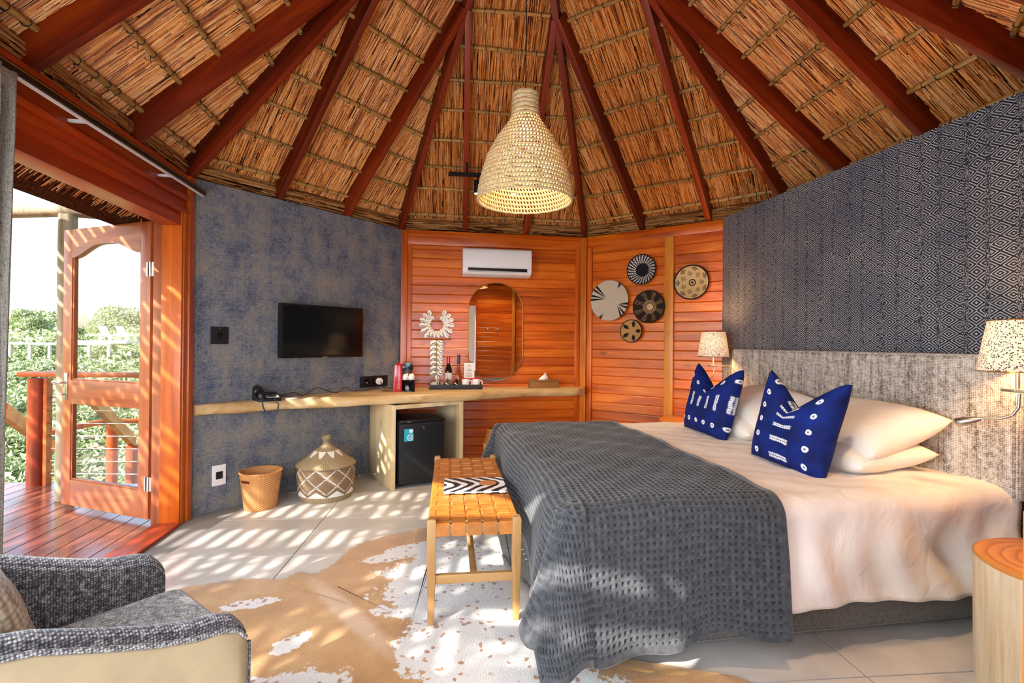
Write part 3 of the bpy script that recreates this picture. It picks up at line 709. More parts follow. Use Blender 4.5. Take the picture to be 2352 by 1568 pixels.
class Sector:
    def __init__(s, i):
        s.A = corner(i, H+DZ); s.B = corner(i+1, H+DZ); s.d = (s.B-s.A).normalized(); s.L = (s.B-s.A).length
        q = AP-s.A; s.sa = q.dot(s.d); up = q-s.d*s.sa; s.T = up.length; s.u = up.normalized(); s.n = s.d.cross(s.u); 
        if s.n.z > 0: s.n = -s.n                          # points down into the room
    def p(s, x, t, off=0.0): return s.A+s.d*x+s.u*t+s.n*off
    def span(s, t): return s.sa*t/s.T, s.L+(s.sa-s.L)*t/s.T
SECT = [Sector(i) for i in range(-2, 6)]
rv, rf = [], []
def reed(a, b, w, nrm, side, V, Fc):
    o = len(V); h = nrm*(w*0.55); s_ = side*(w/2)
    V += [a-s_, a+h, a+s_, b-s_*0.8, b+h*0.9, b+s_*0.8]
    Fc += [(o, o+1, o+4, o+3), (o+1, o+2, o+5, o+4), (o, o+2, o+1)]
LP = SECT[0].L; TP = sum(s.T for s in SECT)/8         # one reed panel in its own axes, laid under all eight slopes
ex, ey, ez = Vector((1, 0, 0)), Vector((0, 1, 0)), Vector((0, 0, 1)); c = 0
while c < 5600:
    t = random.uniform(-0.75, TP*0.97); x0, x1 = LP/2*t/TP, LP-LP/2*t/TP
    if random.random() > (x1-x0)/(LP*1.29): continue
    x = random.uniform(x0-0.02, x1+0.02); ln = random.uniform(0.22, 0.6); w = random.uniform(0.0042, 0.0080)
    tilt = random.gauss(0, 0.024); off = random.uniform(0.0, 0.014)
    reed(Vector((x, t, off)), Vector((x+tilt*ln, t+ln, off+random.uniform(-0.004, 0.006))), w, ez, ex, rv, rf); c += 1
me = bpy.data.meshes.new('thatch_reed'); me.from_pydata([tuple(v) for v in rv], [], rf); me.update(); me.materials.append(M['reed'])
for s in SECT:
    o = bpy.data.objects.new('thatch_reed', me); COL.objects.link(o); o.parent = ceiling; o['kind'] = 'stuff'
    Yc = (AP-(s.A+s.d*(s.L/2)))/TP
    o.matrix_parent_inverse = Matrix(((s.d.x, Yc.x, s.n.x, s.A.x), (s.d.y, Yc.y, s.n.y, s.A.y), (s.d.z, Yc.z, s.n.z, s.A.z), (0, 0, 0, 1)))

# horizontal reed packing between the wall plate and the first pole, with its dark backing
rv, rf = [], []; mbk = MB()
for s in SECT:
    out = Vector((s.d.y, -s.d.x, 0)); 
    if out.dot(Vector((CX, CY, 0))-s.A) > 0: out = -out
    a0 = Vector((s.A.x, s.A.y, H-0.03)); b0 = Vector((s.B.x, s.B.y, H-0.03))
    mbk._a([a0+out*0.10, b0+out*0.10, b0+out*0.10+Vector((0, 0, 0.36)), a0+out*0.10+Vector((0, 0, 0.36))], [(0, 1, 2, 3)])
    for c in range(260):
        x = random.uniform(0, s.L); ln = random.uniform(0.15, 0.4); h = random.random()
        z = H-0.005+h*0.17; off = 0.075-0.055*math.sin(PI*min(1, h*1.05))
        a = Vector((s.A.x, s.A.y, z))+s.d*(x-ln/2)+out*off; b = a+s.d*ln+Vector((0, 0, random.uniform(-0.015, 0.015)))
        reed(a, b, random.uniform(0.008, 0.013), -out, Vector((0, 0, 1)), rv, rf)
me = bpy.data.meshes.new('eaves_packing'); me.from_pydata([tuple(v) for v in rv], [], rf); me.update()
o = link('eaves_packing', me, M['reed_flat'], ceiling); o['kind'] = 'stuff'
mbk.build('eaves_backing', M['thatch'], ceiling)

# round poles tied under the reeds, course by course
courses = [0.0, 0.285, 0.565, 0.84, 1.115, 1.39, 1.66, 1.93, 2.2]
for k, s in enumerate(SECT):
    if k == 7: continue
    for r, t in enumerate(courses):
        x0, x1 = s.span(t)
        if x1-x0 < 0.1: continue
        tt0 = t+random.uniform(-0.02, 0.02); tt1 = t+random.uniform(-0.02, 0.02); rad = random.uniform(0.013, 0.0175) if r else 0.017
        m_ = 7; pts = []
        for q in range(m_):
            f = q/(m_-1); pts.append(s.p(x0+(x1-x0)*f, tt0+(tt1-tt0)*f+random.uniform(-0.004, 0.004), 0.030))
        mid = sum(pts, Vector())/m_
        ang = math.atan2(s.d.y, s.d.x); Mi = (Matrix.Translation(mid) @ Matrix.Rotation(ang, 4, 'Z')).inverted()
        po = MB().tube([Mi @ p for p in pts], rad, 8).build('roof_pole', M['pole_batten'], ceiling, True, loc=mid, rot=(0, 0, ang))
        tb = MB(); L_ = x1-x0; nt = max(2, int(L_/0.105))
        for q in range(nt):
            f = (q+0.5+random.uniform(-0.25, 0.25))/nt; c = s.p(x0+L_*f, tt0+(tt1-tt0)*f, 0.030); rr = rad+0.002
            lean = random.uniform(-0.3, 0.3)
            pp = [Mi @ (c+(s.u*math.cos(a)+s.n*math.sin(a))*rr+s.d*(lean*rr*math.cos(a))) for a in [-0.5+(PI+1.0)*e/6 for e in range(7)]]
            tb.tube(pp, 0.0028, 4, cap=False)
            if random.random() < 0.45:
                e0 = c-s.u*rr; tb.tube([Mi @ e0, Mi @ (e0-s.u*0.02+s.d*random.uniform(-.02, .02)+s.n*0.01), Mi @ (e0-s.u*0.03+s.d*random.uniform(-.03, .03))], 0.0022, 4, cap=False)
        o = tb.build('twine_binding', M['twine'], po); o['kind'] = 'stuff'

# rafters: eight hips, and two jacks that lean on each hip
def rafter(A, B, w=0.05, h=0.155):
    d = (B-A).normalized(); yaw = math.atan2(d.y, d.x); pit = math.asin(d.z); L_ = (B-A).length
    return MB().box(0, L_, -w/2, w/2, 0, h).build('rafter', M['rafter'], ceiling, bevel=0.003, loc=A, rot=(0, -pit, yaw))
for i in range(-2, 6):
    A = corner(i, H); d = APEX-A
    rafter(A-d*0.16, A+d*0.965)
    J = A+d*0.66
    for (p, q, f) in ((i, i+1, 1/3), (i, i-1, 1/3)):
        if i == -2 and q == -1: f = 0.27
        P = corner(p, H)*(1-f)+corner(q, H)*f
        dd = J-P; rafter(P-dd*0.2, P+dd*0.99)
MB().lathe([(0.0, -0.05), (0.10, -0.05), (0.10, 0.22), (0.0, 0.22)], 8, c=tuple(APEX)).build('apex_boss', M['rafter'], ceiling)

# ------------------------------------------------------------------ door wall: header, jamb, casing; wide opening
DF = F_DOOR; L_ = DF.len
w_door = wall('wall_left', DF, -0.02, L_+0.02, 2.40, H, M['frame'], 'red-stained timber header wall over the open door', 0.16)
def dtrim(name, x0, x1, p0, p1, z0, z1, m, bev=0.004): return MB().box(x0, x1, -p1, -p0, z0, z1).build(name, m, w_door, bevel=bev)
dtrim('header_board', -0.02, 1.93, -0.10, 0.000, 2.325, 2.41, M['frame'])
dtrim('header_strip', -0.02, 1.93, -0.05, 0.022, 2.29, 2.325, M['frame'])
dtrim('header_board', -0.02, 1.93, -0.10, 0.000, 2.225, 2.29, M['frame'])
dtrim('header_strip', -0.02, 1.93, -0.05, 0.020, 2.195, 2.225, M['frame'])
dtrim('header_beam', -0.02, 1.86, -0.14, -0.005, 2.105, 2.20, M['frame'])
dtrim('casing', 1.925, 1.995, -0.10, 0.026, 0, H-0.01, M['frame_z'])
dtrim('casing_strip', 1.875, 1.925, -0.10, 0.012, 0, 2.20, M['frame_z'])
dtrim('jamb', 1.855, 1.875, -0.125, 0.004, 0, 2.20, M['frame_z'])
dtrim('outer_jamb', 1.93, 2.06, -0.215, -0.10, -0.02, 2.26, M['door'])
dtrim('outer_header', -0.02, 2.0, -0.24, -0.14, 2.165, 2.26, M['frame'])
dtrim('jamb', -0.08, 0.0, -0.17, 0.03, 0, 2.20, M['frame_z'])
dtrim('threshold', 0.0, 1.855, -0.155, 0.015, -0.02, 0.018, M['frame'])
# outer beam under the eaves
MB().bar(DF.p(-0.8, -0.42, 2.16), DF.p(2.5, -0.42, 2.16), 0.07, 0.12).build('eaves_beam', M['frame'], w_door)
for x in (0.35, 1.15, 1.9): MB().bar(DF.p(x, -0.17, 2.27), DF.p(x, -0.47, 2.20), 0.05, 0.05).build('eaves_noggin', M['redrail'], w_door)
# ------------------------------------------------------------------ the door leaf (hinged outwards)
def leaf_arch(w, x):                                     # underside of the shaped top rail
    u = abs(x-w/2)/(w/2)
    return 0.165 + 0.0 if u < 0 else 0.10 + 0.095*(0.5-0.5*math.cos(PI*min(1, max(0, (u-0.12)/0.72))))
hinge = Vector((-2.60, 3.615, 0)); tip = Vector((-3.53, 3.953, 0)); dv = (tip-hinge).normalized(); LW = (tip-hinge).length
door_ang = math.atan2(-dv.y, -dv.x)                      # local x from the tip to the hinge
leaf = thing('door_1', 'open glazed timber door leaf with arched top rail, swung out over the deck', 'door', (tip.x, tip.y, 0.005), door_ang)
leaf['kind'] = 'structure'; DT = 0.044; DH = 2.15; ST = 0.105
def dl(name, x0, x1, z0, z1, m, t=DT, bev=0.004): return MB().box(x0, x1, -t/2, t/2, z0, z1).build(name, m, leaf, bevel=bev)
dl('stile', 0, ST, 0, DH, M['door']); dl('stile', LW-ST, LW, 0, DH, M['door'])
dl('bottom_rail', ST, LW-ST, 0, 0.20, M['door_x']); dl('lock_rail', ST, LW-ST, 0.79, 0.975, M['door_x'])
pts = [(ST, DH), (ST, DH-leaf_arch(LW, ST)-0.03)]
N = 26
for k in range(N+1):
    x = ST+(LW-2*ST)*k/N; pts.append((x, DH-0.03-leaf_arch(LW, x)))
pts.append((LW-ST, DH))
MB().prism(pts[1:]+pts[:1], -DT/2, DT/2, Matrix.Rotation(PI/2, 4, 'X')).build('top_rail', M['door_x'], leaf)
for z0, z1 in ((0.975, 1.96), (0.20, 0.79)):
    dl('pane', ST-0.008, LW-ST+0.008, z0-0.008, z1+0.10 if z1 > 1 else z1+0.008, M['pane'], 0.005, 0)
    for x in (ST, LW-ST-0.014): dl('glazing_bead', x, x+0.014, z0, z1, M['door'], 0.03, 0.002)
    dl('glazing_bead', ST, LW-ST, z0, z0+0.012, M['door_x'], 0.03, 0.002)
hp = dl('handle_plate', 0.035, 0.075, 0.82, 1.03, M['steel'], 0.060, 0.003)
MB().tube([(0.055, -0.03, 0.955), (0.055, -0.065, 0.955), (0.02, -0.068, 0.957), (-0.05, -0.062, 0.955)], 0.008, 8).build('lever', M['chrome'], hp, True)
MB().tube([(0.055, -0.03, 0.865), (0.055, -0.05, 0.865), (0.03, -0.05, 0.865)], 0.007, 8).build('thumb_turn', M['chrome'], hp, True)
for z in (0.26, 1.80):
    hg = MB().box(LW-0.005, LW+0.002, -0.045, 0.012, z-0.05, z+0.05).box(LW+0.03, LW+0.075, -0.034, -0.028, z-0.05, z+0.05).build('hinge', M['steel'], leaf)
    MB().tube([(LW+0.018, -0.034, z-0.052), (LW+0.018, -0.034, z+0.052)], 0.009, 8).build('knuckle', M['chrome'], hg, True)
    MB().box(LW-0.03, LW+0.03, -0.032, -0.028, z-0.05, z+0.05).build('hinge_plate', M['steel'], hg)

# ------------------------------------------------------------------ deck outside
DKZ = -0.03
deck = struct(MB().box(-5.35, -2.12, -2.6, 4.62, -0.30, -0.075).build('floor_deck', M['bark']), 'raised timber deck outside the door')
da = DF.ang; dd_ = Vector((math.cos(da), math.sin(da), 0)); dn = Vector((-math.sin(da), math.cos(da), 0))
first = None; bw = 0.138
for k in range(24):
    base = DF.p(0.9, -0.16-k*bw-bw/2, DKZ)
    ta = (4.62-base.y)/dd_.y; tb_ = (-2.3-base.y)/dd_.y; c = base+dd_*((ta+tb_)/2)
    if first is None: first = MB().box(-(ta-tb_)/2, (ta-tb_)/2, -bw/2+0.004, bw/2-0.004, -0.03, 0).build('deck_board', M['deck'], deck, loc=c, rot=(0, 0, da))
    else: copy_of(first, deck, c, (0, 0, da))
gr = thing('floor_grille', 'slotted metal foot grille let into the deck by the door', 'grille', DF.p(0.42, -0.52, DKZ), da)
MB().box(-0.34, 0.34, -0.11, 0.11, 0.0005, 0.004).build('tray', M['black'], gr)
sl = None
for k in range(14):
    x = -0.31+k*0.0477
    if sl is None: sl = MB().box(-0.008, 0.008, -0.10, 0.10, 0.004, 0.010).build('slat', M['steel'], gr, loc=(x, 0, 0))
    else: copy_of(sl, gr, (x, 0, 0))
MB().box(-0.35, 0.35, -0.12, -0.105, 0.0005, 0.012).box(-0.35, 0.35, 0.105, 0.12, 0.0005, 0.012).build('rim', M['steel'], gr)

def post(name, label, loc, r, h, m, grp=None, seg=14):
    t = MB()
    prof = [(0.0, 0)]+[(r*(1+0.03*math.sin(k*1.7)), h*k/10) for k in range(11)]+[(0.0, h)]
    t.lathe(prof, seg); o = t.build(name, m, smooth=True, loc=loc); return tag(o, label, 'post', grp)
post('porch_post', 'tall grey peeled-log porch post behind the open door', (-3.70, 4.15, DKZ), 0.065, 2.36, M['pole'])
bl = MB().tube([(-5.6, 4.34, 2.36), (-4.4, 4.20, 2.37), (-3.70, 4.15, 2.38), (-2.7, 4.6, 2.38)], 0.065, 12).build('porch_beam', M['pole'], smooth=True)
tag(bl, 'grey peeled-log beam resting on the porch post', 'beam')

rl = thing('deck_railing', 'red-stained deck railing with steel cables', 'railing', (-4.33, 4.57, DKZ), 0.0)
MB().lathe([(0.0, 0), (0.075, 0), (0.075, 0.97), (0.0, 0.97)], 14).build('post', M['redpole'], rl, True)
MB().box(0.075, 0.105, -0.03, 0.03, 0.0, 0.97).build('side_lath', M['redrail'], rl)
MB().box(-0.14, 2.2, -0.065, 0.065, 0.985, 1.03).build('handrail', M['redrail'], rl, bevel=0.008)
MB().lathe([(0.0, 0), (0.06, 0), (0.06, 0.97), (0.0, 0.97)], 12, c=(2.05, 0, 0)).build('post', M['redpole'], rl, True)
for k in range(7):
    MB().tube([(0.06, 0, 0.10+k*0.115), (2.0, 0, 0.10+k*0.115)], 0.004, 6).build('cable', M['steel'], rl)
rs = thing('stair_railing', 'stained sloping stair railing below the deck', 'railing', (-4.35, 4.75, -1.3), 0.0)
MB().bar((-0.38, -0.10, 1.93), (-1.20, 1.30, 1.29), 0.06, 0.13).build('lower_rail', M['redrail'], rs)
MB().bar((0.02, 0.13, 2.27), (-0.60, 1.80, 1.26), 0.06, 0.13).build('handrail', M['redrail'], rs)
pl = [Vector((-1.42, 1.35, 1.40)), Vector((-1.45, 1.7, 1.43)), Vector((-1.40, 2.25, 1.44)), Vector((-1.05, 2.85, 1.38)), Vector((-0.3, 3.4, 1.35)), Vector((1.2, 4.2, 1.32))]
MB().tube(pl, 0.04, 10).build('curved_rail', M['redrail'], rs, True)
for p, h in (((-1.30, 2.33, 0.0), 1.42), ((-0.60, 1.78, 0.0), 1.22), ((-0.1, 3.5, 0.0), 1.33)):
    MB().lathe([(0.0, -0.4), (0.07, -0.4), (0.07, h), (0.0, h)], 12, c=p).build('post', M['redpole'], rs, True)
for k in range(5):
    MB().tube([(q[0], q[1], q[2]-0.18-k*0.15) for q in pl], 0.005, 6).build('cable', M['steel'], rs)

# slatted pergola over the deck to the left; it stripes the sunlight
pg = thing('pergola', 'slatted timber pergola over the deck beside the porch', 'pergola', (-4.6, 0.5, 0.0), 0.0)
for k in range(7): MB().box(-2.5, 1.75, -0.02, 0.03, 2.62, 2.74).build('purlin', M['pole'], pg, loc=(0, -3.2+k*1.02, 0))
sl = None
for k in range(34):
    x = -2.45+k*0.125
    if sl is None: sl = MB().box(-0.03, 0.03, -3.4, 2.95, 2.75, 2.78).build('slat', M['pole'], pg, loc=(x, 0, 0))
    else: copy_of(sl, pg, (x, 0, 0))
lt = None
for k in range(15):
    y = -3.3+k*0.44+random.uniform(-0.08, 0.08)
    if lt is None: lt = MB().box(-2.5, 1.75, -0.05, 0.05, 2.785, 2.80).build('lath', M['pole'], pg, loc=(0, y, 0))
    else: copy_of(lt, pg, (0, y, 0))
sl2 = None  # near bay, unseen, added to thin the sun on rug and throw
for k in range(17):
    x = 1.80+k*0.125
    if 1.78 < x < 2.75: continue  # gap left so a full sun patch reaches the throw corner
    if sl2 is None: sl2 = MB().box(-0.034, 0.034, -3.4, -0.9, 2.75, 2.78).build('slat', M['pole'], pg, loc=(x, 0, 0))
    else: copy_of(sl2, pg, (x, 0, 0))
for k in range(3): MB().box(1.7, 3.95, -0.02, 0.03, 2.62, 2.74).build('purlin', M['pole'], pg, loc=(0, -3.2+k*1.02, 0))
lt2 = None
for k in range(9):
    y = -3.3+k*0.29
    if lt2 is None: lt2 = MB().box(1.7, 3.95, -0.075, 0.075, 2.785, 2.80).build('lath', M['pole'], pg, loc=(0, y, 0))
    else: copy_of(lt2, pg, (0, y, 0))
MB().box(1.66, 3.95, -1.32, -0.88, 2.802, 2.812).build('sun_blocker', M['weathered'], pg)  # unseen panel added to keep sun off the upper throw
V, Fc = [], []; rv_ = random.Random(5)  # leaves added out of view to dapple the sunlight
for k in range(2600):
    cx0, cy0, rr_ = rv_.choice([(-1.2, -0.4, 0.7), (0.2, -1.3, 0.6), (0.6, 0.3, 0.6), (-0.3, 1.4, 0.7), (1.1, -0.6, 0.5), (-1.6, 1.9, 0.6), (0.9, -1.9, 0.6), (1.9, -2.2, 0.5)])
    a = rv_.uniform(0, 6.28); q = rr_*math.sqrt(rv_.random()); p = Vector((cx0+q*math.cos(a), cy0+q*math.sin(a), 2.83+rv_.uniform(0, 0.16)))
    e1 = Vector((rv_.gauss(0, 1), rv_.gauss(0, 1), rv_.gauss(0, 0.5))).normalized(); e2 = e1.cross(Vector((rv_.gauss(0, .4), rv_.gauss(0, .4), 1))).normalized(); s_ = rv_.uniform(0.03, 0.06)
    o_ = len(V); V += [p-e1*s_, p+e2*s_*0.6, p+e1*s_, p-e2*s_*0.6]; Fc.append((o_, o_+1, o_+2, o_+3))
me = bpy.data.meshes.new('dapple_leaf'); me.from_pydata([tuple(v) for v in V], [], Fc); me.update()
o_ = link('dapple_leaf', me, M['leaf'], pg); o_['kind'] = 'stuff'
for x, y in ((-2.4, 2.8), (-2.4, -3.2), (1.3, -3.2)): MB().lathe([(0.0, -0.03), (0.06, -0.03), (0.06, 2.64), (0, 2.64)], 12, c=(x, y, 0)).build('post', M['pole'], pg, True)

# ------------------------------------------------------------------ bush-covered hillside
GZ = [(0, -1.6), (5, -1.5), (6.5, -1.3), (10, -0.85), (20, -0.15), (33, 0.3), (40, 1.9), (46, 2.3), (70, 2.0)]
def ground_z(x, y):
    for (d0, z0), (d1, z1) in zip(GZ, GZ[1:]):
        if y <= d1: f = (y-d0)/(d1-d0); z = z0+(z1-z0)*f*f*(3-2*f); break
    else: z = 2.0
    u = x/max(y, 1.0); far_ = 1/(1+math.exp(-(y-36)/1.5))
    return z + far_*(0.9*math.exp(-((u+0.94)/0.06)**2)+0.7*math.exp(-((u+0.79)/0.035)**2)-2.6*math.exp(-((u+0.858)/0.016)**2)) + 0.15*math.sin(x*0.7)*math.cos(y*0.6)
P = []
for i in range(70):
    row = []
    for j in range(60):
        x = -75+i*(90/69); y = 4.9+j*(62/59); row.append((x, y, ground_z(x, y)))
    P.append(row)
hill = struct(MB().grid(P).build('hillside', M['ground'], smooth=True), 'pale green bush-covered hillside')
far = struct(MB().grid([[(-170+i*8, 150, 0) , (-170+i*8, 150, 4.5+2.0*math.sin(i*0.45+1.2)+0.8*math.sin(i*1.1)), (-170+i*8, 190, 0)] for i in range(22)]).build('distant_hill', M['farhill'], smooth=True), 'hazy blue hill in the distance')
def make_bush(seed, n, rx, rz, leafs):
    rnd = random.Random(seed); V, Fc = [], []
    lobes = [(rnd.uniform(-0.6, 0.6), rnd.uniform(-0.6, 0.6), rnd.uniform(0.25, 0.75), rnd.uniform(0.35, 0.6)) for _ in range(7)]
    for k in range(n):
        lx, ly, lz, lr = rnd.choice(lobes); a = rnd.uniform(0, 2*PI); b = math.acos(rnd.uniform(-0.5, 1)); rr = lr*rnd.uniform(0.75, 1.03)
        p = Vector(((lx+rr*math.sin(b)*math.cos(a))*rx, (ly+rr*math.sin(b)*math.sin(a))*rx, (lz+rr*math.cos(b))*rz))
        d = Vector((rnd.gauss(0, 1), rnd.gauss(0, 1), rnd.gauss(0.4, 1))).normalized(); e = d.cross(Vector((rnd.gauss(0, 1), rnd.gauss(0, 1), rnd.gauss(0, 1)))).normalized()
        s_ = leafs*rnd.uniform(0.6, 1.4); o = len(V); V += [p-d*s_, p+e*s_*0.45, p+d*s_, p-e*s_*0.45]; Fc.append((o, o+1, o+2, o+3))
    me = bpy.data.meshes.new('foliage'); me.from_pydata([tuple(v) for v in V], [], Fc); me.update(); me.materials.append(M['leaf']); return me
bushes = [make_bush(3+k, 2600, 1.0, 1.0, 0.075) for k in range(3)]
stem = MB()
for k in range(5):
    a = k*1.3; stem.tube([(0, 0, -0.3), (0.18*math.cos(a), 0.18*math.sin(a), 0.3), (0.45*math.cos(a), 0.45*math.sin(a), 0.7)], [0.05, 0.035, 0.015], 6)
stem_o = stem.build('stem', M['bark']); stem_me = stem_o.data; bpy.data.objects.remove(stem_o)
spots = []
rb = random.Random(11); tries = 0
while len(spots) < 100 and tries < 20000:
    tries += 1
    d = 6.6+36*rb.random()**1.5; u = rb.uniform(-1.4, -0.60); y = d; x = u*d
    if y < 9.2 and x > -7.3: continue
    if abs(y-26) < 2.4 and -26.5 < x < -17.5: continue
    if math.hypot(x+32.0, y-41.5) < 3.6: continue
    s_ = rb.uniform(0.7, 1.15)*(0.36+d*0.021)
    if any(math.hypot(x-p[0], y-p[1]) < (s_+p[2])*1.12 for p in spots): continue
    spots.append((x, y, s_))
for k, (x, y, s_) in enumerate(spots):
    b = thing('shrub', 'grey-green rounded shrub growing on the hillside outside the door', 'shrub', (x, y, ground_z(x, y)-0.1), rb.uniform(0, 6.28), 'shrubs on the hillside')
    b.scale = (s_, s_, s_*rb.uniform(0.7, 1.0))
    link_ = bpy.data.objects.new('foliage', bushes[k % 3]); COL.objects.link(link_); link_.parent = b
    st_ = bpy.data.objects.new('stem', stem_me); COL.objects.link(st_); st_.parent = b
V, Fc = [], []                                             # low scrub nobody could count
for k in range(60000):
    d = 5.4+44*rb.random()**2.0; u = rb.uniform(-1.5, -0.56); x, y = u*d, d
    if y < 8.3 and x > -6.2 and (y < 6.2 or rb.random() < 0.7): continue
    hgt = (0.22+0.012*d)*(0.4+0.6*abs(math.sin(x*1.7+math.sin(y*1.3))*math.cos(y*1.1)))
    p = Vector((x, y, ground_z(x, y)+hgt*rb.random()**0.5)); s_ = (0.045+0.0035*d)*rb.uniform(0.6, 1.4)
    e1 = Vector((rb.gauss(0, 1), rb.gauss(0, 1), rb.gauss(0, 1))).normalized(); e2 = e1.cross(Vector((rb.gauss(0, 1), rb.gauss(0, 1), rb.gauss(0, 1)))).normalized()
    o_ = len(V); V += [p-e1*s_, p+e2*s_*0.45, p+e1*s_, p-e2*s_*0.45]; Fc.append((o_, o_+1, o_+2, o_+3))
me = bpy.data.meshes.new('low_scrub'); me.from_pydata([tuple(v) for v in V], [], Fc); me.update()
o_ = link('low_scrub', me, M['leaf'], hill); o_['kind'] = 'stuff'
tm = make_bush(77, 5200, 1.0, 0.75, 0.05)
tr_ = thing('tree', 'spreading tree on the hilltop seen through the glazed door', 'tree', (-32.0, 41.5, ground_z(-32.0, 41.5)-0.2), 0.4)
tr_.scale = (2.2, 2.2, 2.3)
fo = bpy.data.objects.new('foliage', tm); COL.objects.link(fo); fo.parent = tr_
tk = bpy.data.objects.new('trunk', stem_me); COL.objects.link(tk); tk.parent = tr_
# neighbouring deck on the hillside
fd = thing('hillside_deck', 'weathered boardwalk deck with loungers across the valley', 'deck', (-20.2, 26.0, 1.12), 0.0)
MB().box(-5.6, -0.2, -0.8, 0.8, -0.10, 0.0).build('platform', M['weathered'], fd)
MB().box(-3.0, 0.6, -0.6, 1.2, 0.0, 0.14).build('platform', M['weathered'], fd)
for k in range(6): MB().box(-0.06, 0.06, -0.06, 0.06, -1.6, 0).build('post', M['weathered'], fd, loc=(-5.2+k*1.0, -0.7, 0))
for k, x in enumerate((-0.9, 0.0)):
    ch = thing('sun_lounger', 'pale lounger at the %s end of the hillside deck' % ('left' if k == 0 else 'right'), 'lounger', (-20.2+x, 26.2, 1.26), 0.0, 'loungers on the far deck')
    MB().box(-0.3, 0.3, -0.3, 0.3, 0.25, 0.32).box(-0.28, -0.22, -0.28, -0.22, 0, 0.25).box(0.22, 0.28, -0.28, -0.22, 0, 0.25).box(-0.28, -0.22, 0.22, 0.28, 0, 0.25).box(0.22, 0.28, 0.22, 0.28, 0, 0.25).build('seat', M['white'], ch)
    MB().bar((-0.2, 0, 0.3), (-0.42, 0, 0.75), 0.5, 0.05, (1, 0, 0)).build('backrest', M['white'], ch)
# ------------------------------------------------------------------ bed (b runs along the bed wall, a away from it)
BF = F_BED
def bl_(b, a, z): return Vector((b, -a, z))              # local to the bed-wall frame
B0_, B1_, A1_, ZT = 0.42, 2.42, 2.14, 0.60               # mattress edges and height
bed = thing('bed', 'wide double bed on a grey upholstered base', 'bed', BED0, BF.ang)
MB().box(B0_+0.04, B1_-0.05, -A1_+0.0, -0.12, 0.045, 0.34).build('base', M['bedbase'], bed, bevel=0.025, segs=3)
MB().box(B0_+0.02, B1_-0.06, -A1_+0.05, -0.13, 0.345, ZT-0.03).build('mattress', M['linen'], bed, bevel=0.05, segs=4)
for b, a in ((0.55, 0.3), (2.2, 0.3), (0.55, 1.95), (2.2, 1.95)): MB().box(b-0.04, b+0.04, -a-0.04, -a+0.04, 0.0, 0.06).build('foot', M['black'], bed)

hb = thing('headboard', 'wide upholstered headboard in pale grey basketweave', 'headboard', BF.p(0, 0, 0.60), BF.ang)
MB().box(0.30, 2.47, -0.105, -0.012, 0, 0.665).build('panel', M['headboard'], hb, bevel=0.03, segs=4)
MB().tube([(0.31, -0.014, 0.01), (0.31, -0.014, 0.655), (2.46, -0.014, 0.655), (2.46, -0.014, 0.01)], 0.008, 6).build('piping', M['headboard'], hb, True)

def fnoise(x, y, s=0):
    return (math.sin(x*3.1+1.3+s)*math.cos(y*2.7+0.4*s)+0.5*math.sin(x*7.3+y*5.1+s)+0.25*math.sin(x*13.7-y*11.3+2*s))/1.75
def drape(u, v, b0, b1, a1, zt, r=0.055, hug=0.012, flare=0.0, corner=0.0, seed=0):
    """flat cloth point (u along b, v along a) -> draped over a slab with edges b0,b1 and a1"""
    dx = (u-b1) if u > b1 else ((b0-u) if u < b0 else 0.0); sx = 1 if u > b1 else -1
    dy = max(0.0, v-a1)
    def roll(d):                                         # outward and downward travel along a rounded edge
        q = r*PI/2
        if d < q: return r*math.sin(d/r), r*(1-math.cos(d/r))
        return r, r+(d-q)
    bb = min(max(u, b0), b1); aa = min(v, a1)
    if dx > 0 and dy > 0:
        D = max(dx, dy); th = math.atan2(dy, dx); o, h = roll(D)
        ext = corner*(0.35+0.65*math.sin(2*th))*min(1, D/0.5)**1.3
        o2 = o-r
        return Vector((bb+sx*((r+ext*1.0)*math.cos(th)+flare*D*math.cos(th))*min(1, D/0.05), -(aa+((r+ext)*math.sin(th)+flare*D*math.sin(th))*min(1, D/0.05)), zt-h))
    if dx > 0:
        o, h = roll(dx); w = flare*dx+0.028*min(1, dx/0.3)*math.sin(v*11+seed)*0.5+0.02*min(1, dx/0.3)*math.sin(v*4.7+2+seed)
        if corner: w = (w-flare*dx)*(1-math.exp(-((v-a1)/0.10)**2))+flare*dx+corner*0.35*math.exp(-((v-a1)/0.16)**2)*min(1, dx/0.5)**1.3
        return Vector((bb+sx*(o-0.0+w), -aa, zt-h))
    if dy > 0:
        o, h = roll(dy); w = flare*dy+0.02*min(1, dy/0.3)*math.sin(u*6+seed)
        if corner: w = (w-flare*dy)*(1-math.exp(-((u-b1)/0.10)**2))+flare*dy+corner*0.35*math.exp(-((u-b1)/0.16)**2)*min(1, dy/0.5)**1.3
        return Vector((bb, -(aa+o+w), zt-h))
    return Vector((bb, -aa, zt))

# white top sheet / duvet
P = []
nu, nv = 150, 70
for i in range(nu+1):
    row = []
    for j in range(nv+1):
        v = 0.06+(1.62-0.06)*j/nv; u = (B0_-0.42)+(B1_-B0_+0.86+0.05*max(0, 1-v/0.9))*i/nu
        p = drape(u, v, B0_+0.05, B1_-0.05, 9, ZT+0.055, 0.075, seed=1.0)
        inn = 1.0 if B0_+0.05 < u < B1_-0.05 else 0.35
        p.z += inn*(0.010*fnoise(u*2.2, v*2.6, 2)+0.006*fnoise(u*5, v*4, 5))
        if u > B1_: q_ = min(1, (u-B1_)/0.22); p.x += q_*(0.016*math.sin(v*13+u*16)*math.exp(-((v-0.35)/0.5)**2)+0.012*math.sin(v*6-u*11)+0.007*math.sin(v*31+2*math.sin(u*9)))
        row.append(p)
    P.append(row)
sh = MB().grid(P).build('bed_sheet', M['linen'], loc=BED0, rot=(0, 0, BF.ang), smooth=True, solid=0.008)
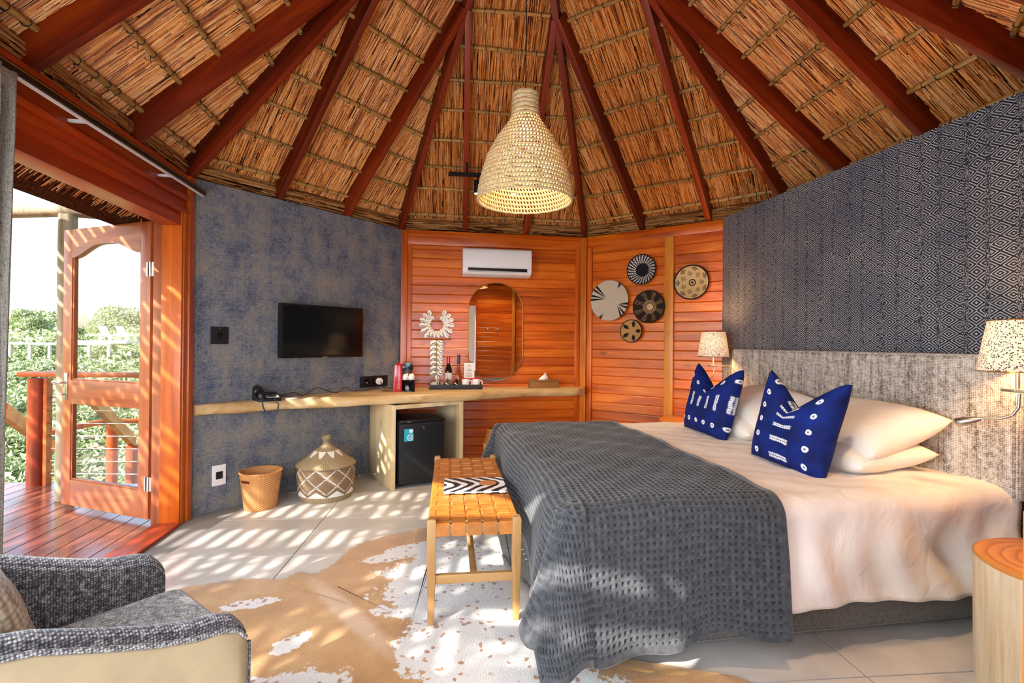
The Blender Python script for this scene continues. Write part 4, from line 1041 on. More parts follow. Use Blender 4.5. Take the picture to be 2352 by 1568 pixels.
tag(sh, 'rumpled white top sheet spread over the bed', 'bed sheet')

# waffle throw: real waffle relief on a draped cloth
PU = 0.028; du = PU/6
U0, U1, V0, V1 = B0_-0.40, B1_+0.56, 1.22, A1_+0.46
us = np.arange(U0, U1, du); vs_ = np.arange(V0, V1, du)
co = np.zeros((len(us), len(vs_), 3)); 
for i, u in enumerate(us):
    for j, v in enumerate(vs_):
        vv = v + 0.05*(u-B0_)*0.35*(1-(v-V0)/(V1-V0)) + 0.012*math.sin(u*3.0)
        p = drape(u, vv, B0_+0.05, B1_-0.045, A1_-0.03, ZT+0.078, 0.085, flare=0.07, corner=0.20, seed=0.6)
        p.z += 0.010*fnoise(u*2.2, vv*2.6, 2)
        if u > B1_: p.z += (0.022*math.sin(vv*8.5+1.0)-0.012*math.sin(vv*19.0))*((u-B1_)/0.56)**3
        co[i, j] = p
# normals by finite differences, then push the waffle pits inwards
gu = np.gradient(co, axis=0); gv = np.gradient(co, axis=1); nm = np.cross(gu, gv); nm /= (np.linalg.norm(nm, axis=2, keepdims=True)+1e-12)
nm *= np.sign(nm[len(us)//2, len(vs_)//4, 2])
def ridge(x):                                              # 1 on the raised threads, 0 in the sunk square
    f = np.abs(((x/PU) % 1.0)-0.5)*2; return np.clip((f-0.50)/0.22, 0, 1)
jv = 0.5*((np.floor((us-U0)/PU)).astype(int) % 2)          # neighbouring rows sit half a cell apart
ru = ridge(us-U0)[:, None]; rvv = ridge((vs_-V0)[None, :]+jv[:, None]*PU*0.0)
pit = 1-np.maximum(ru, rvv)
hem = np.ones_like(pit); hem[-7:, :] = 0; hem[:7, :] = 0; hem[:, -7:] = 0; hem[:, :7] = 0; pit = pit*hem
co -= nm*(pit*0.0135)[:, :, None]
co[:, :, 2] = np.maximum(co[:, :, 2], 0.008)
nu, nv = len(us), len(vs_)
idx = np.arange(nu*nv).reshape(nu, nv); fq = np.stack([idx[:-1, :-1], idx[1:, :-1], idx[1:, 1:], idx[:-1, 1:]], -1).reshape(-1, 4)
me = bpy.data.meshes.new('waffle_throw'); me.from_pydata(co.reshape(-1, 3).tolist(), [], fq.tolist()); me.update()
th = link('waffle_throw', me, M['throw'], None, True, BED0, (0, 0, BF.ang), 0.004, 180)
tag(th, 'charcoal waffle-knit throw draped over the foot of the bed', 'throw')

def pillow(name, m, w, h, t, label, cat, grp=None, chop=0.0, parent=None, seed=0, pinch=0.10, nu=44, sag=0.0):
    V, Fc, UV = [], [], []
    for side in (1, -1):
        o = len(V)
        for i in range(nu+1):
            for j in range(nu+1):
                u = -1+2*i/nu; v = -1+2*j/nu
                x = w/2*u*(1-pinch*0.55*(1-v*v)**1.0*0.5); z = h/2*v*(1-pinch*0.55*(1-u*u)*0.5)
                th_ = t/2*((1-abs(u)**3.2)*(1-abs(v)**3.2))**0.5
                if chop:
                    k = max(0, 1-abs(u+0.04)/0.92)**1.15*max(0, (v+0.35)/1.35)**1.5
                    z -= chop*k; th_ *= 1-0.35*k; x *= 1+0.06*max(0, v)
                th_ += 0.004*math.sin(u*9+v*5+seed)*(1-abs(u))*(1-abs(v))
                y = -side*th_
                if sag: z -= sag*(1-u*u)*0.0
                V.append((x, y, z)); UV.append(((u+1)/2, (v+1)/2))
        for i in range(nu):
            for j in range(nu):
                a = o+i*(nu+1)+j; q = (a, a+nu+1, a+nu+2, a+1); Fc.append(q if side == 1 else q[::-1])
    me = bpy.data.meshes.new(name); me.from_pydata(V, [], Fc); me.update()
    uvl = me.uv_layers.new(name='UVMap'); li = np.zeros(len(me.loops), dtype=np.int32); me.loops.foreach_get('vertex_index', li)
    uvl.data.foreach_set('uv', np.array(UV)[li].reshape(-1))
    bm = bmesh.new(); bm.from_mesh(me); bmesh.ops.remove_doubles(bm, verts=bm.verts, dist=0.0006); bm.to_mesh(me); bm.free()
    o = link(name, me, m, parent, True, ang=180)
    if label: tag(o, label, cat, grp)
    return o
def place_bed(o, b, a, z, yaw=0.0, lean=0.0, roll=0.0):
    """stand a pillow facing the foot of the bed: lean backwards towards the headboard"""
    o.matrix_world = Matrix.Translation(BF.p(b, a, z)) @ Matrix.Rotation(BF.ang+yaw, 4, 'Z') @ Matrix.Rotation(-lean, 4, 'X') @ Matrix.Rotation(roll, 4, 'Y')
zp = ZT+0.065
pw = 0.72; ph = 0.47
for b, nm, who in ((1.83, 'near', 'nearer the camera'), (0.96, 'far', 'on the far side')):
    lo = pillow('pillow', M['cotton'], pw, ph, 0.19, 'lower white pillow lying flat, %s of the bed' % who if nm == 'far' else 'lower white pillow lying flat, nearer the camera', 'pillow', 'white bed pillows', pinch=0.16, seed=b)
    place_bed(lo, b+0.0, 0.42, zp+0.065, 0.02, 1.46)
    up = pillow('pillow', M['cotton'], pw, ph, 0.23, 'upper white pillow propped on the headboard, %s' % who, 'pillow', 'white bed pillows', pinch=0.18, seed=b+2)
    place_bed(up, b+0.02, 0.345, zp+0.185, -0.03, 1.20, 0.02)
cn = pillow('scatter_cushion', M['shibori_rows'], 0.49, 0.50, 0.18, 'indigo tie-dyed cushion with sideways white bars, nearer the camera', 'cushion', 'indigo cushions on the bed', chop=0.19)
place_bed(cn, 1.93, 0.78, zp+0.225, 0.12, 0.22, 0.09)
cf = pillow('scatter_cushion', M['shibori_cols'], 0.48, 0.50, 0.18, 'indigo tie-dyed cushion with upright white bars, on the far side of the bed', 'cushion', 'indigo cushions on the bed', chop=0.18, seed=3)
place_bed(cf, 0.99, 0.70, zp+0.235, 0.10, 0.22, 0.06)

# bedside sconces
def sconce(b, which, mirror=1):
    t = thing('bedside_sconce', 'wall sconce with spotted fabric shade %s' % which, 'wall lamp', BF.p(b, 0.0, 0.98), BF.ang, 'bedside sconces')
    MB().box(-0.045+mirror*0.06, 0.045+mirror*0.06, -0.02, 0.0, 0.02, 0.20).build('wall_plate', M['nickel'], t, bevel=0.004)
    MB().box(-0.014, 0.014, -0.24, -0.01, 0.125, 0.14).box(-0.05, 0.05, -0.235, -0.185, 0.125, 0.139).build('arm', M['nickel'], t, bevel=0.003)
    MB().tube([(0, -0.21, 0.135), (0, -0.21, 0.30)], 0.008, 8).build('stem', M['nickel'], t, True)
    n = 48; z0, z1, r0, r1 = 0.215, 0.435, 0.135, 0.098; V, Fc, UV = [], [], []
    for k in range(n+1):
        a = 2*PI*k/n
        for q in range(9):
            f = q/8; r = r0+(r1-r0)*f; V.append((r*math.cos(a), -0.21+r*math.sin(a), z0+(z1-z0)*f)); UV.append((k/n*3.2, f*1.0))
    for k in range(n):
        for q in range(8): a = k*9+q; Fc.append((a, a+9, a+10, a+1))
    me = bpy.data.meshes.new('lamp_shade'); me.from_pydata(V, [], Fc); me.update()
    uvl = me.uv_layers.new(name='UVMap'); li = np.zeros(len(me.loops), dtype=np.int32); me.loops.foreach_get('vertex_index', li); uvl.data.foreach_set('uv', np.array(UV)[li].reshape(-1))
    sh_ = link('lamp_shade', me, M['shade'], t, True, ang=180)
    for z, r in ((z0, r0), (z1, r1)): MB().tube([(r*math.cos(2*PI*k/40), -0.21+r*math.sin(2*PI*k/40), z) for k in range(40)], 0.0025, 6, closed=True).build('shade_ring', M['brass'], sh_, True)
    MB().lathe([(0.0, 0.30), (0.014, 0.30), (0.028, 0.335), (0.028, 0.355), (0.0, 0.385)], 16, c=(0, -0.21, 0)).build('bulb', M['bulb'], t, True)
    # flexible reading light
    pts = [(0, -0.20, 0.12), (0.0, -0.205, 0.06), (-mirror*0.015, -0.215, 0.025), (-mirror*0.045, -0.23, 0.008), (-mirror*0.08, -0.245, 0.004), (-mirror*0.105, -0.255, 0.0), (-mirror*0.12, -0.262, -0.008)]
    MB().tube(pts, 0.006, 8).build('flexible_neck', M['nickel'], t, True)
    e = Vector(pts[-1]); d = Vector((-mirror*0.05, -0.022, -0.018)).normalized()
    MB().tube([e-d*0.01, e+d*0.01, e+d*0.05, e+d*0.075, e+d*0.08], [0.008, 0.014, 0.02, 0.02, 0.016], 12).build('reading_light', M['steel'], t, True)
    l = bpy.data.lights.new('sconce_light', 'POINT'); lo = bpy.data.objects.new('sconce_light', l); COL.objects.link(lo)
    l.energy = 24; l.color = (1.0, 0.56, 0.24); l.shadow_soft_size = 0.05; lo.location = BF.M @ Vector((b, -0.21, 1.31)); 
    return t
sconce(0.20, 'on the far side of the bed', 1)
sconce(2.54, 'beside the near end of the headboard', 1)

# bedside tables
def stump(loc, r, h, label, seed):
    t = thing('stump_table', label, 'side table', loc, seed, 'tree-stump bedside tables')
    n = 48; rr = lambda a, z: r*(1+0.025*math.sin(2*a+seed)+0.018*math.sin(3*a+1+seed)+0.010*math.sin(7*a)+0.01*z)
    P = [[(rr(2*PI*k/n, z)*math.cos(2*PI*k/n), rr(2*PI*k/n, z)*math.sin(2*PI*k/n), z*h) for z in (0.0, 0.25, 0.5, 0.75, 0.955)] for k in range(n)]
    MB().grid(P, True).build('trunk', M['stump'], t, True)
    top = [[(rr(2*PI*k/n, 1)*f*math.cos(2*PI*k/n), rr(2*PI*k/n, 1)*f*math.sin(2*PI*k/n), z*h) for f, z in ((1.0, 0.955), (1.006, 0.975), (1.0, 0.99), (0.975, 1.0), (0.5, 1.0), (0.0, 1.0))] for k in range(n)]
    MB().grid(top, True).build('top', M['stump_top'], t, True)
    return t
stump((2.07, 1.83, 0), 0.275, 0.50, 'pale tree-stump bedside table in the near right corner', 0.3)
stump(tuple(BF.p(0.06, 0.42, 0)), 0.22, 0.62, 'tree-stump bedside table on the far side of the bed', 1.9)
# ------------------------------------------------------------------ live-edge desk along two walls
DZT = 0.825; DZB = 0.742
front = [(-2.30, 3.64), (-2.20, 3.735), (-2.06, 3.86), (-1.87, 4.005), (-1.62, 4.165), (-1.28, 4.335), (-0.85, 4.545), (-0.30, 4.87), (0.16, 5.16), (0.45, 5.275), (0.70, 5.32), (0.785, 5.40)]
def smooth_poly(pts, n=6):
    out = []
    for i in range(len(pts)-1):
        p0 = Vector(pts[max(i-1, 0)]); p1 = Vector(pts[i]); p2 = Vector(pts[i+1]); p3 = Vector(pts[min(i+2, len(pts)-1)])
        for k in range(n):
            t = k/n; out.append(0.5*((2*p1)+(-p0+p2)*t+(2*p0-5*p1+4*p2-p3)*t*t+(-p0+3*p1-3*p2+p3)*t**3))
    out.append(Vector(pts[-1])); return out
fr2 = [(p.x, p.y) for p in smooth_poly(front, 7)]
backp = [F_MIR.p(1.985, 0.031), F_MIR.p(1.0, 0.016), F_MIR.p(0.02, 0.05), F_TV.p(F_TV.len-0.04, 0.002), F_TV.p(0.02, 0.002)]
desk = thing('desk', 'live-edge timber slab desk running along two walls', 'desk', (-1.0, 4.9, 0), 0.0)
ox, oy = -1.0, 4.9
nf = len(fr2); poly = [(x-ox, y-oy) for x, y in fr2]+[(p.x-ox, p.y-oy) for p in backp]
n = len(poly); V = []
lay = [(DZT, -0.012, 0), (DZT-0.012, 0.0, 1), (DZT-0.045, 0.008, 2), (DZB+0.01, -0.004, 3), (DZB, -0.022, 4)]
for z, off, sd_ in lay:
    for k, (x, y) in enumerate(poly):
        if k < nf:
            a = Vector(poly[max(k-1, 0)]); b = Vector(poly[min(k+1, nf-1)]); t = (b-a).normalized(); nr = Vector((t.y, -t.x))
            w = off + (0.007*math.sin(k*0.9+sd_)+0.004*math.sin(k*2.3+2*sd_))*(1 if 0 < sd_ else 0.6)
            V.append((x+nr.x*w, y+nr.y*w, z+(0.004*math.sin(k*0.37) if sd_ == 4 else 0)))
        else: V.append((x, y, z))
Fc = [tuple(range(n))[::-1], tuple(range(4*n, 5*n))]
for l in range(4):
    for k in range(n): k2 = (k+1) % n; Fc.append((l*n+k, l*n+k2, (l+1)*n+k2, (l+1)*n+k))
MB()._a(V, Fc).build('slab', M['slab'], desk, smooth=True)
def dpanel(A, B, th, name='side_panel'):
    d = (B-A).normalized(); ang = math.atan2(d.y, d.x)
    return MB().box(0, (B-A).length, -th/2, th/2, 0.0, DZB-0.002).build(name, M['panel'], desk, bevel=0.003, loc=(A.x-ox, A.y-oy, 0), rot=(0, 0, ang))
dpanel(Vector((-1.365, 4.885, 0)), Vector((-1.028, 4.375, 0)), 0.036)
dpanel(Vector((-0.79, 5.30, 0)), Vector((-0.478, 4.815, 0)), 0.036)
MB().bar((-1.03-ox, 4.40-oy, 0.722), (-0.49-ox, 4.83-oy, 0.722), 0.02, 0.035).build('top_rail', M['panel'], desk)

# bar fridge
fa = math.radians(27); fx = Vector((math.cos(fa), math.sin(fa), 0)); fy = Vector((-math.sin(fa), math.cos(fa), 0))
fc = Vector((-0.803, 4.515, 0)) + fy*0.0
fg = thing('bar_fridge', 'small black bar fridge in the desk nook', 'fridge', fc, fa)
MB().box(-0.212, 0.212, 0.05, 0.44, 0.02, 0.60).build('cabinet', M['black_soft'], fg, bevel=0.006)
dr = MB().box(-0.212, 0.212, 0.0, 0.048, 0.03, 0.572).build('door', M['black_soft'], fg, bevel=0.012, segs=3)
MB().box(-0.212, 0.212, 0.0, 0.05, 0.575, 0.602).build('top_lip', M['black'], fg, bevel=0.006)
MB().box(-0.14, -0.105, -0.002, 0.0, 0.582, 0.592).build('maker_badge', M['steel'], fg)
MB().box(-0.165, -0.082, -0.002, 0.0, 0.415, 0.525).build('sticker', plain('teal_sticker', '#2aa0b4', 0.5), dr)
MB().lathe([(0.022, 0), (0.028, 0), (0.028, 0.001), (0.022, 0.001)], 24, c=(-0.112, -0.0025, 0.448), ax='y').build('sticker_ring', M['white'], dr)
MB().box(-0.125, -0.118, -0.0035, -0.0025, 0.44, 0.458).box(-0.106, -0.099, -0.0035, -0.0025, 0.44, 0.458).box(-0.12, -0.104, -0.0035, -0.0025, 0.436, 0.440).build('sticker_face', M['white'], dr)
for k in range(5): MB().lathe([(0, 0), (0.008, 0), (0.008, 0.001), (0, 0.001)], 10, c=(-0.104+0.010*math.cos(k*1.257), -0.0025, 0.505+0.010*math.sin(k*1.257)), ax='y').build('sticker_petal', M['white'], dr)
MB().lathe([(0, 0), (0.011, 0), (0.011, 0.004), (0, 0.004)], 16, c=(0.01, -0.004, 0.53), ax='y').build('lock', M['steel'], dr)
for x in (-0.17, 0.17):
    for y in (0.08, 0.40): MB().lathe([(0, 0), (0.018, 0), (0.018, 0.03), (0, 0.03)], 12, c=(x, y, 0)).build('foot', M['black'], fg)

# television
tv = thing('television', 'flat black television mounted on the blue-grey wall', 'television', F_TV.p(1.03, 0.0, 1.385), F_TV.ang)
MB().box(-0.15, 0.15, -0.05, 0.0, -0.12, 0.12).build('wall_mount', M['black'], tv)
bd_ = MB().box(-0.405, 0.405, -0.115, -0.06, -0.228, 0.228).build('housing', M['black'], tv, bevel=0.006)
MB().box(-0.388, 0.388, -0.1175, -0.1155, -0.205, 0.212).build('screen', M['screen'], tv)
MB().box(-0.405, 0.405, -0.119, -0.115, -0.228, -0.217).build('lower_bezel', M['black_gloss'], tv)
MB().box(-0.022, 0.022, -0.1205, -0.119, -0.2255, -0.219).build('maker_badge', M['steel'], tv)
# black switch plate
sw = thing('switch_plate', 'square black light-switch plate left of the television', 'switch', F_TV.p(0.196, 0.0, 1.337), F_TV.ang)
MB().box(-0.066, 0.066, -0.014, 0.0, -0.066, 0.066).build('plate', M['black_soft'], sw, bevel=0.012, segs=3)
MB().box(-0.018, 0.018, -0.020, -0.014, -0.022, 0.022).build('rocker', M['black_gloss'], sw, bevel=0.002)
MB().lathe([(0, 0), (0.005, 0), (0.004, 0.002), (0, 0.002)], 10, c=(0.004, -0.016, 0.05), ax='y').build('screw', M['brass'], sw)
# white wall socket low on the wall
so = thing('wall_socket', 'white wall socket low on the blue-grey wall', 'socket', F_TV.p(0.205, 0.0, 0.27), F_TV.ang)
MB().box(-0.05, 0.05, -0.012, 0.0, -0.078, 0.078).build('plate', M['white'], so, bevel=0.012, segs=3)
MB().box(-0.024, 0.024, -0.015, -0.012, -0.028, 0.028).build('insert', M['black'], so)
for x, z in ((-0.010, -0.012), (0.010, -0.012), (0.0, 0.012)): MB().lathe([(0, 0), (0.005, 0), (0.005, 0.001), (0, 0.001)], 8, c=(x, -0.0165, z), ax='y').build('pin_hole', M['charcoal'], so)
# long black multi-socket above the desk, with a white plug
ms = thing('multi_socket', 'long black multi-socket panel above the desk', 'socket', F_TV.p(1.655, 0.0, 0.905), F_TV.ang)
MB().box(-0.165, 0.165, -0.02, 0.0, -0.055, 0.055).build('panel', M['black_soft'], ms, bevel=0.006)
for x in (-0.09, 0.0): MB().box(x-0.03, x+0.03, -0.0225, -0.02, -0.03, 0.03).build('outlet', M['black_gloss'], ms, bevel=0.003)
MB().box(-0.105, -0.09, -0.024, -0.0225, -0.012, -0.006).build('indicator', M['white'], ms)
pgw = thing('white_plug', 'round white plug in the black multi-socket', 'plug', F_TV.p(1.70, 0.023, 0.905), F_TV.ang)
MB().lathe([(0, 0), (0.034, 0), (0.034, 0.022), (0.03, 0.03), (0, 0.03)], 24, ax='y').build('body', M['white'], pgw, True)
for x in (-0.008, 0.008): MB().lathe([(0, 0.03), (0.004, 0.03), (0.004, 0.032), (0, 0.032)], 8, c=(x, 0, 0.0), ax='y').build('screw', M['ink'], pgw)

# air conditioner
ac = thing('air_conditioner', 'white split air conditioner high on the plank wall', 'air conditioner', F_MIR.p(1.0, 0.016, 2.15), F_MIR.ang)
prof = [(0.0, -0.145), (0.10, -0.145), (0.165, -0.125), (0.185, -0.085), (0.19, 0.09), (0.175, 0.13), (0.14, 0.145), (0.0, 0.145)]
mb = MB(); xs = [-0.362, 0.362]
P = [[(x, -a, b) for a, b in prof] for x in xs]; mb.grid(P); mb._a(P[0], [tuple(range(8))]); mb._a(P[1], [tuple(range(8))[::-1]]); mb._a([P[0][0], P[0][7], P[1][7], P[1][0]], [(0, 1, 2, 3)])
MB.build(mb, 'casing', M['white'], ac, bevel=0.02, segs=4)
MB().box(-0.31, 0.315, -0.191, -0.165, -0.108, -0.068).build('louvre_slot', M['black'], ac, bevel=0.003)
MB().bar((-0.31, -0.187, -0.100), (0.315, -0.187, -0.100), 0.03, 0.006, (0, -0.4, 1)).build('louvre', M['white2'], ac)
for k in range(9): MB().box(-0.003, 0.003, -0.190, -0.17, -0.09, -0.07).build('vane', M['charcoal'], ac, loc=(-0.27+k*0.068, 0, 0))
MB().box(-0.352, 0.352, -0.1915, -0.189, -0.062, -0.058).build('panel_seam', M['white2'], ac)

# mirror: a pill-shaped glass in a thin brass rim
mr = thing('wall_mirror', 'tall pill-shaped mirror on the plank wall', 'mirror', F_MIR.p(1.010, 0.016, 1.42), F_MIR.ang)
def pill(w, h, n=24):
    r = w/2; pts = []
    for k in range(n+1): a = PI*k/n; pts.append((r*math.cos(a), h/2-r+r*math.sin(a)))
    for k in range(n+1): a = PI+PI*k/n; pts.append((r*math.cos(a), -h/2+r+r*math.sin(a)))
    return pts
pp = pill(0.588, 1.05)
MB().prism(pp, 0.0, 0.012, Matrix.Rotation(PI/2, 4, 'X')).build('glass', M['mirror'], mr)
MB().tube([(x, -0.008, z) for x, z in pill(0.594, 1.056)], 0.0045, 6, closed=True).build('rim', M['brass'], mr, True)

# coiled baskets on the plank wall
def wall_basket(s_, z, r, m, label, dep=0.05):
    t = thing('wall_basket', label, 'basket', F_BSK.p(s_, 0.016, z), F_BSK.ang, 'round baskets on the plank wall')
    n = 64; pr = [(0.0, 0.012), (r*0.25, 0.012), (r*0.5, 0.02), (r*0.75, 0.034), (r*0.95, dep), (r, dep+0.002), (r*1.01, dep-0.006), (r*0.97, dep-0.012), (r*0.5, 0.006), (0.0, 0.0)]
    MB().lathe(pr, n, ax='y').build('bowl', m, t, True)
    MB().tube([(r*math.cos(2*PI*k/n), -dep+0.002, r*math.sin(2*PI*k/n)) for k in range(n)], 0.006, 6, closed=True).build('rim_coil', m, t, True)
wall_basket(0.335, 1.765, 0.212, M['basket_cream'], 'large cream coiled basket with black arrowheads')
wall_basket(0.690, 2.068, 0.152, M['basket_check'], 'black-and-white chequered basket with a dark centre, topmost')
wall_basket(1.195, 1.905, 0.165, M['basket_straw'], 'straw basket with black dashed motifs, right of the batten', 0.045)
wall_basket(0.770, 1.683, 0.163, M['basket_dark'], 'dark brown basket with rays of pale dots')
wall_basket(0.580, 1.437, 0.115, M['basket_star'], 'small straw basket with a black star flower, lowest', 0.04)

# shell necklace
nk = thing('shell_necklace', 'white cowrie shell necklace hung beside the mirror', 'necklace', F_MIR.p(0.376, 0.02, 0.92), F_MIR.ang)
loop = []
for k in range(40):
    a = 2*PI*k/40 - PI/2; r = 1.0
    x = 0.062*math.cos(a)*(1-0.42*max(0, math.sin(a))); z = 0.575+0.085*math.sin(a)+(0.035*max(0, math.sin(a))**2); loop.append((x, -0.012, z))
MB().tube(loop, 0.005, 6, closed=True).build('neck_cord', plain('raffia_cord', '#c98c3c', 0.7), nk, True)
shell_me = None; slit_me = None
def shell(x, z, ang, s_, lift=0.0):
    global shell_me, slit_me
    if shell_me is None:
        o = MB().lathe([(0.0, -1.0), (0.22, -0.88), (0.42, -0.5), (0.5, 0.0), (0.46, 0.45), (0.27, 0.85), (0.0, 1.0)], 14, ax='x', sx=1.0, sy=1.0).build('shell', M['shell'], nk, True); shell_me = o.data
        q = MB().tube([(-0.8, -0.36, 0.10), (-0.4, -0.47, 0.22), (0.0, -0.49, 0.06), (0.4, -0.46, 0.16), (0.8, -0.33, 0.30)], [0.02, 0.07, 0.075, 0.07, 0.02], 6).build('slit', M['shell_slit'], o); slit_me = q.data
    else:
        o = bpy.data.objects.new('shell', shell_me); COL.objects.link(o); o.parent = nk
        q = bpy.data.objects.new('slit', slit_me); COL.objects.link(q); q.parent = o
    o.location = (x, -0.022-lift, z); o.rotation_euler = (0, -ang, 0); o.scale = (s_, s_*0.8, s_*1.4)
for row, (n_, rad, s_) in enumerate(((17, 0.092, 0.020), (16, 0.126, 0.025), (15, 0.168, 0.033))):
    for k in range(n_):
        a = math.radians(-90-150+300*(k+(0.5 if row == 1 else 0.0))/(n_-(0 if row == 1 else 1))); cz = 0.565
        ex = rad*math.cos(a)*0.92; ez = rad*math.sin(a)*(1.0 if math.sin(a) < 0 else 0.8)
        if row == 2 and abs(math.degrees(a)+90) < 22: continue
        shell(ex, cz+ez+0.01, a, s_, 0.006*row)
MB().box(-0.028, 0.028, -0.008, 0.0, 0.03, 0.40).build('raffia_backing', M['shell_net'], nk)
for k in range(7):
    z = 0.375-k*0.054
    for sgn in (-1, 1): shell(sgn*0.037, z, -0.42 if sgn > 0 else PI+0.42, 0.038, 0.004)
shell(0.008, 0.0, -PI/2+0.2, 0.036)

# tissue box
tb = thing('tissue_box', 'wooden tissue box on the right end of the desk', 'tissue box', F_MIR.p(1.513, 0.15, DZT), F_MIR.ang+0.02)
MB().box(-0.155, 0.155, -0.06, 0.06, 0.0, 0.085).build('box', M['brownbox'], tb, bevel=0.003)
MB().box(-0.152, 0.152, -0.062, 0.062, 0.070, 0.073).build('lid_seam', M['charcoal'], tb)
P = [[(0.045*math.cos(a)*(1-f)*(1+0.5*math.sin(3*a))+0.02*f, 0.02*math.sin(a)*(1-f*0.8), 0.083+0.075*f+0.012*math.sin(2*a)*f) for f in (0, 0.35, 0.7, 1.0)] for a in [2*PI*k/18 for k in range(18)]]
MB().grid(P, True).build('tissue', M['tissue'], tb, True, solid=0.001)

# tray with cups, glasses, bottles
tray_p = lambda x, off, z=0.0: F_MIR.p(x, off, DZT+z)
ty_ = thing('serving_tray', 'long charcoal serving tray on the desk', 'tray', tray_p(0.575, 0.235), F_MIR.ang)
MB().box(-0.265, 0.265, -0.10, 0.10, 0.0, 0.010).build('base', M['charcoal'], ty_)
for a in ((-0.265, 0.265, -0.10, -0.088), (-0.265, 0.265, 0.088, 0.10), (-0.265, -0.253, -0.088, 0.088), (0.253, 0.265, -0.088, 0.088)): MB().box(*a, 0.010, 0.048).build('side', M['charcoal'], ty_, bevel=0.002)
TZ = 0.010
def mug(x, off, label, yaw):
    t = thing('mug', label, 'mug', tray_p(x, off, TZ), F_MIR.ang+yaw, 'white mugs on the tray')
    MB().lathe([(0.0, 0.0), (0.034, 0.0), (0.038, 0.01), (0.041, 0.088), (0.038, 0.088), (0.035, 0.012), (0.0, 0.010)], 28).build('cup', M['china'], t, True)
    MB().tube([(0.038, 0, 0.075), (0.058, 0, 0.074), (0.066, 0, 0.052), (0.058, 0, 0.028), (0.037, 0, 0.022)], 0.006, 8).build('handle', M['china'], t, True)
mug(0.672, 0.262, 'white mug on the tray, next to the wine glasses', 0.1); mug(0.780, 0.262, 'white mug at the right end of the tray', 0.1)
def wineglass(x, off, label):
    t = thing('wine_glass', label, 'wine glass', tray_p(x, off, TZ), 0, 'upturned wine glasses on the tray')
    MB().lathe([(0.030, 0.0), (0.036, 0.03), (0.037, 0.055), (0.028, 0.085), (0.008, 0.098), (0.0, 0.099)], 24).build('bowl', M['glass'], t, True, solid=0.0015)
    MB().lathe([(0.006, 0.097), (0.004, 0.12), (0.004, 0.155), (0.006, 0.168)], 12).build('stem', M['glass'], t, True)
    MB().lathe([(0.0, 0.166), (0.03, 0.170), (0.032, 0.173), (0.0, 0.174)], 24).build('foot', M['glass'], t, True)
wineglass(0.485, 0.265, 'upturned wine glass left of the other, in front of the dark bottle'); wineglass(0.575, 0.265, 'upturned wine glass nearer the white mugs')
def bottle(x, off, m, label, h, r, capm, labelm, slim):
    t = thing('bottle', label, 'bottle', tray_p(x, off, TZ), 0, 'bottles on the tray')
    sh_ = 0.55 if not slim else 0.35
    MB().lathe([(0.0, 0.0), (r*0.95, 0.0), (r, 0.01), (r, h*sh_), (r*0.85, h*(sh_+0.08)), (0.016, h*(sh_+0.22)), (0.013, h*0.86), (0.014, h), (0.0, h)], 24).build('glass', m, t, True)
    MB().lathe([(0.0148, h*0.72), (0.0152, h*0.74), (0.0152, h+0.003), (0.0, h+0.004)], 20).build('capsule', capm, t, True)
    MB().lathe([(r+0.0008, h*0.10), (r+0.0008, h*(sh_-0.06))], 24).build('paper_label', labelm, t, True)
bottle(0.500, 0.185, M['winebottle'], 'dark wine bottle with a red capsule on the tray', 0.31, 0.037, M['red'], M['paper'], False)
bottle(0.605, 0.185, M['rose'], 'tall slender amber bottle with a dark cap on the tray', 0.335, 0.034, plain('navy_capsule', '#26304e', 0.4), M['pane'], True)
sg = thing('sachet_bowl', 'bundle of paper sachets at the left end of the tray', 'sachets', tray_p(0.375, 0.25, TZ), F_MIR.ang)
for k in range(7):
    m_ = [M['paper'], M['red2'], M['white'], plain('navy_sachet', '#2a3560', 0.5), M['paper'], plain('orange_sachet', '#d8864a', 0.5), M['white']][k]
    MB().box(-0.032, 0.032, -0.003, 0.003, 0, 0.062).build('sachet', m_, sg, loc=(-0.012+0.006*k, -0.03+0.010*k, 0.002), rot=(0.25, 0.1*(k-3), 0.25*math.sin(k*2.0)))
cd = thing('menu_card', 'small printed card on a red stand behind the mugs', 'card', tray_p(0.715, 0.165, TZ), F_MIR.ang)
MB().box(-0.085, 0.105, -0.035, 0.03, 0.0, 0.095).build('stand', M['red2'], cd, bevel=0.002)
cc = MB().box(-0.055, 0.055, -0.005, -0.002, 0.09, 0.255).build('card', M['paper'], cd, rot=(-0.06, 0, 0))
for z, w in ((0.225, 0.012), (0.219, 0.018), (0.190, 0.020), (0.178, 0.026), (0.172, 0.026), (0.145, 0.032), (0.137, 0.030), (0.120, 0.034), (0.112, 0.028)):
    MB().box(-w, w, -0.0065, -0.005, z-0.002, z+0.002).build('print_line', M['ink'], cc)

# coffee machine
cm_ = thing('coffee_machine', 'red and black capsule coffee machine on the desk', 'coffee machine', F_MIR.p(0.015, 0.44, DZT), F_MIR.ang+0.05)
mb = MB(); prof = [(-0.055, 0.0), (0.032, 0.0), (0.032, 0.10), (0.030, 0.262), (-0.018, 0.272), (-0.040, 0.255)]
mb.prism(prof, -0.10, 0.10, Matrix.Rotation(PI/2, 4, 'X')); mb.build('red_housing', M['red'], cm_, bevel=0.006)
MB().box(0.034, 0.15, -0.11, 0.10, 0.0, 0.012).build('drip_tray', M['black_gloss'], cm_, bevel=0.003)
MB().lathe([(0.0, 0.012), (0.062, 0.012), (0.062, 0.105), (0.056, 0.112), (0.0, 0.112)], 24, c=(0.092, -0.045, 0)).build('capsule_bin', M['black_gloss'], cm_, True)
MB().box(0.034, 0.125, 0.0, 0.10, 0.012, 0.20).build('back_column', M['black'], cm_, bevel=0.006)
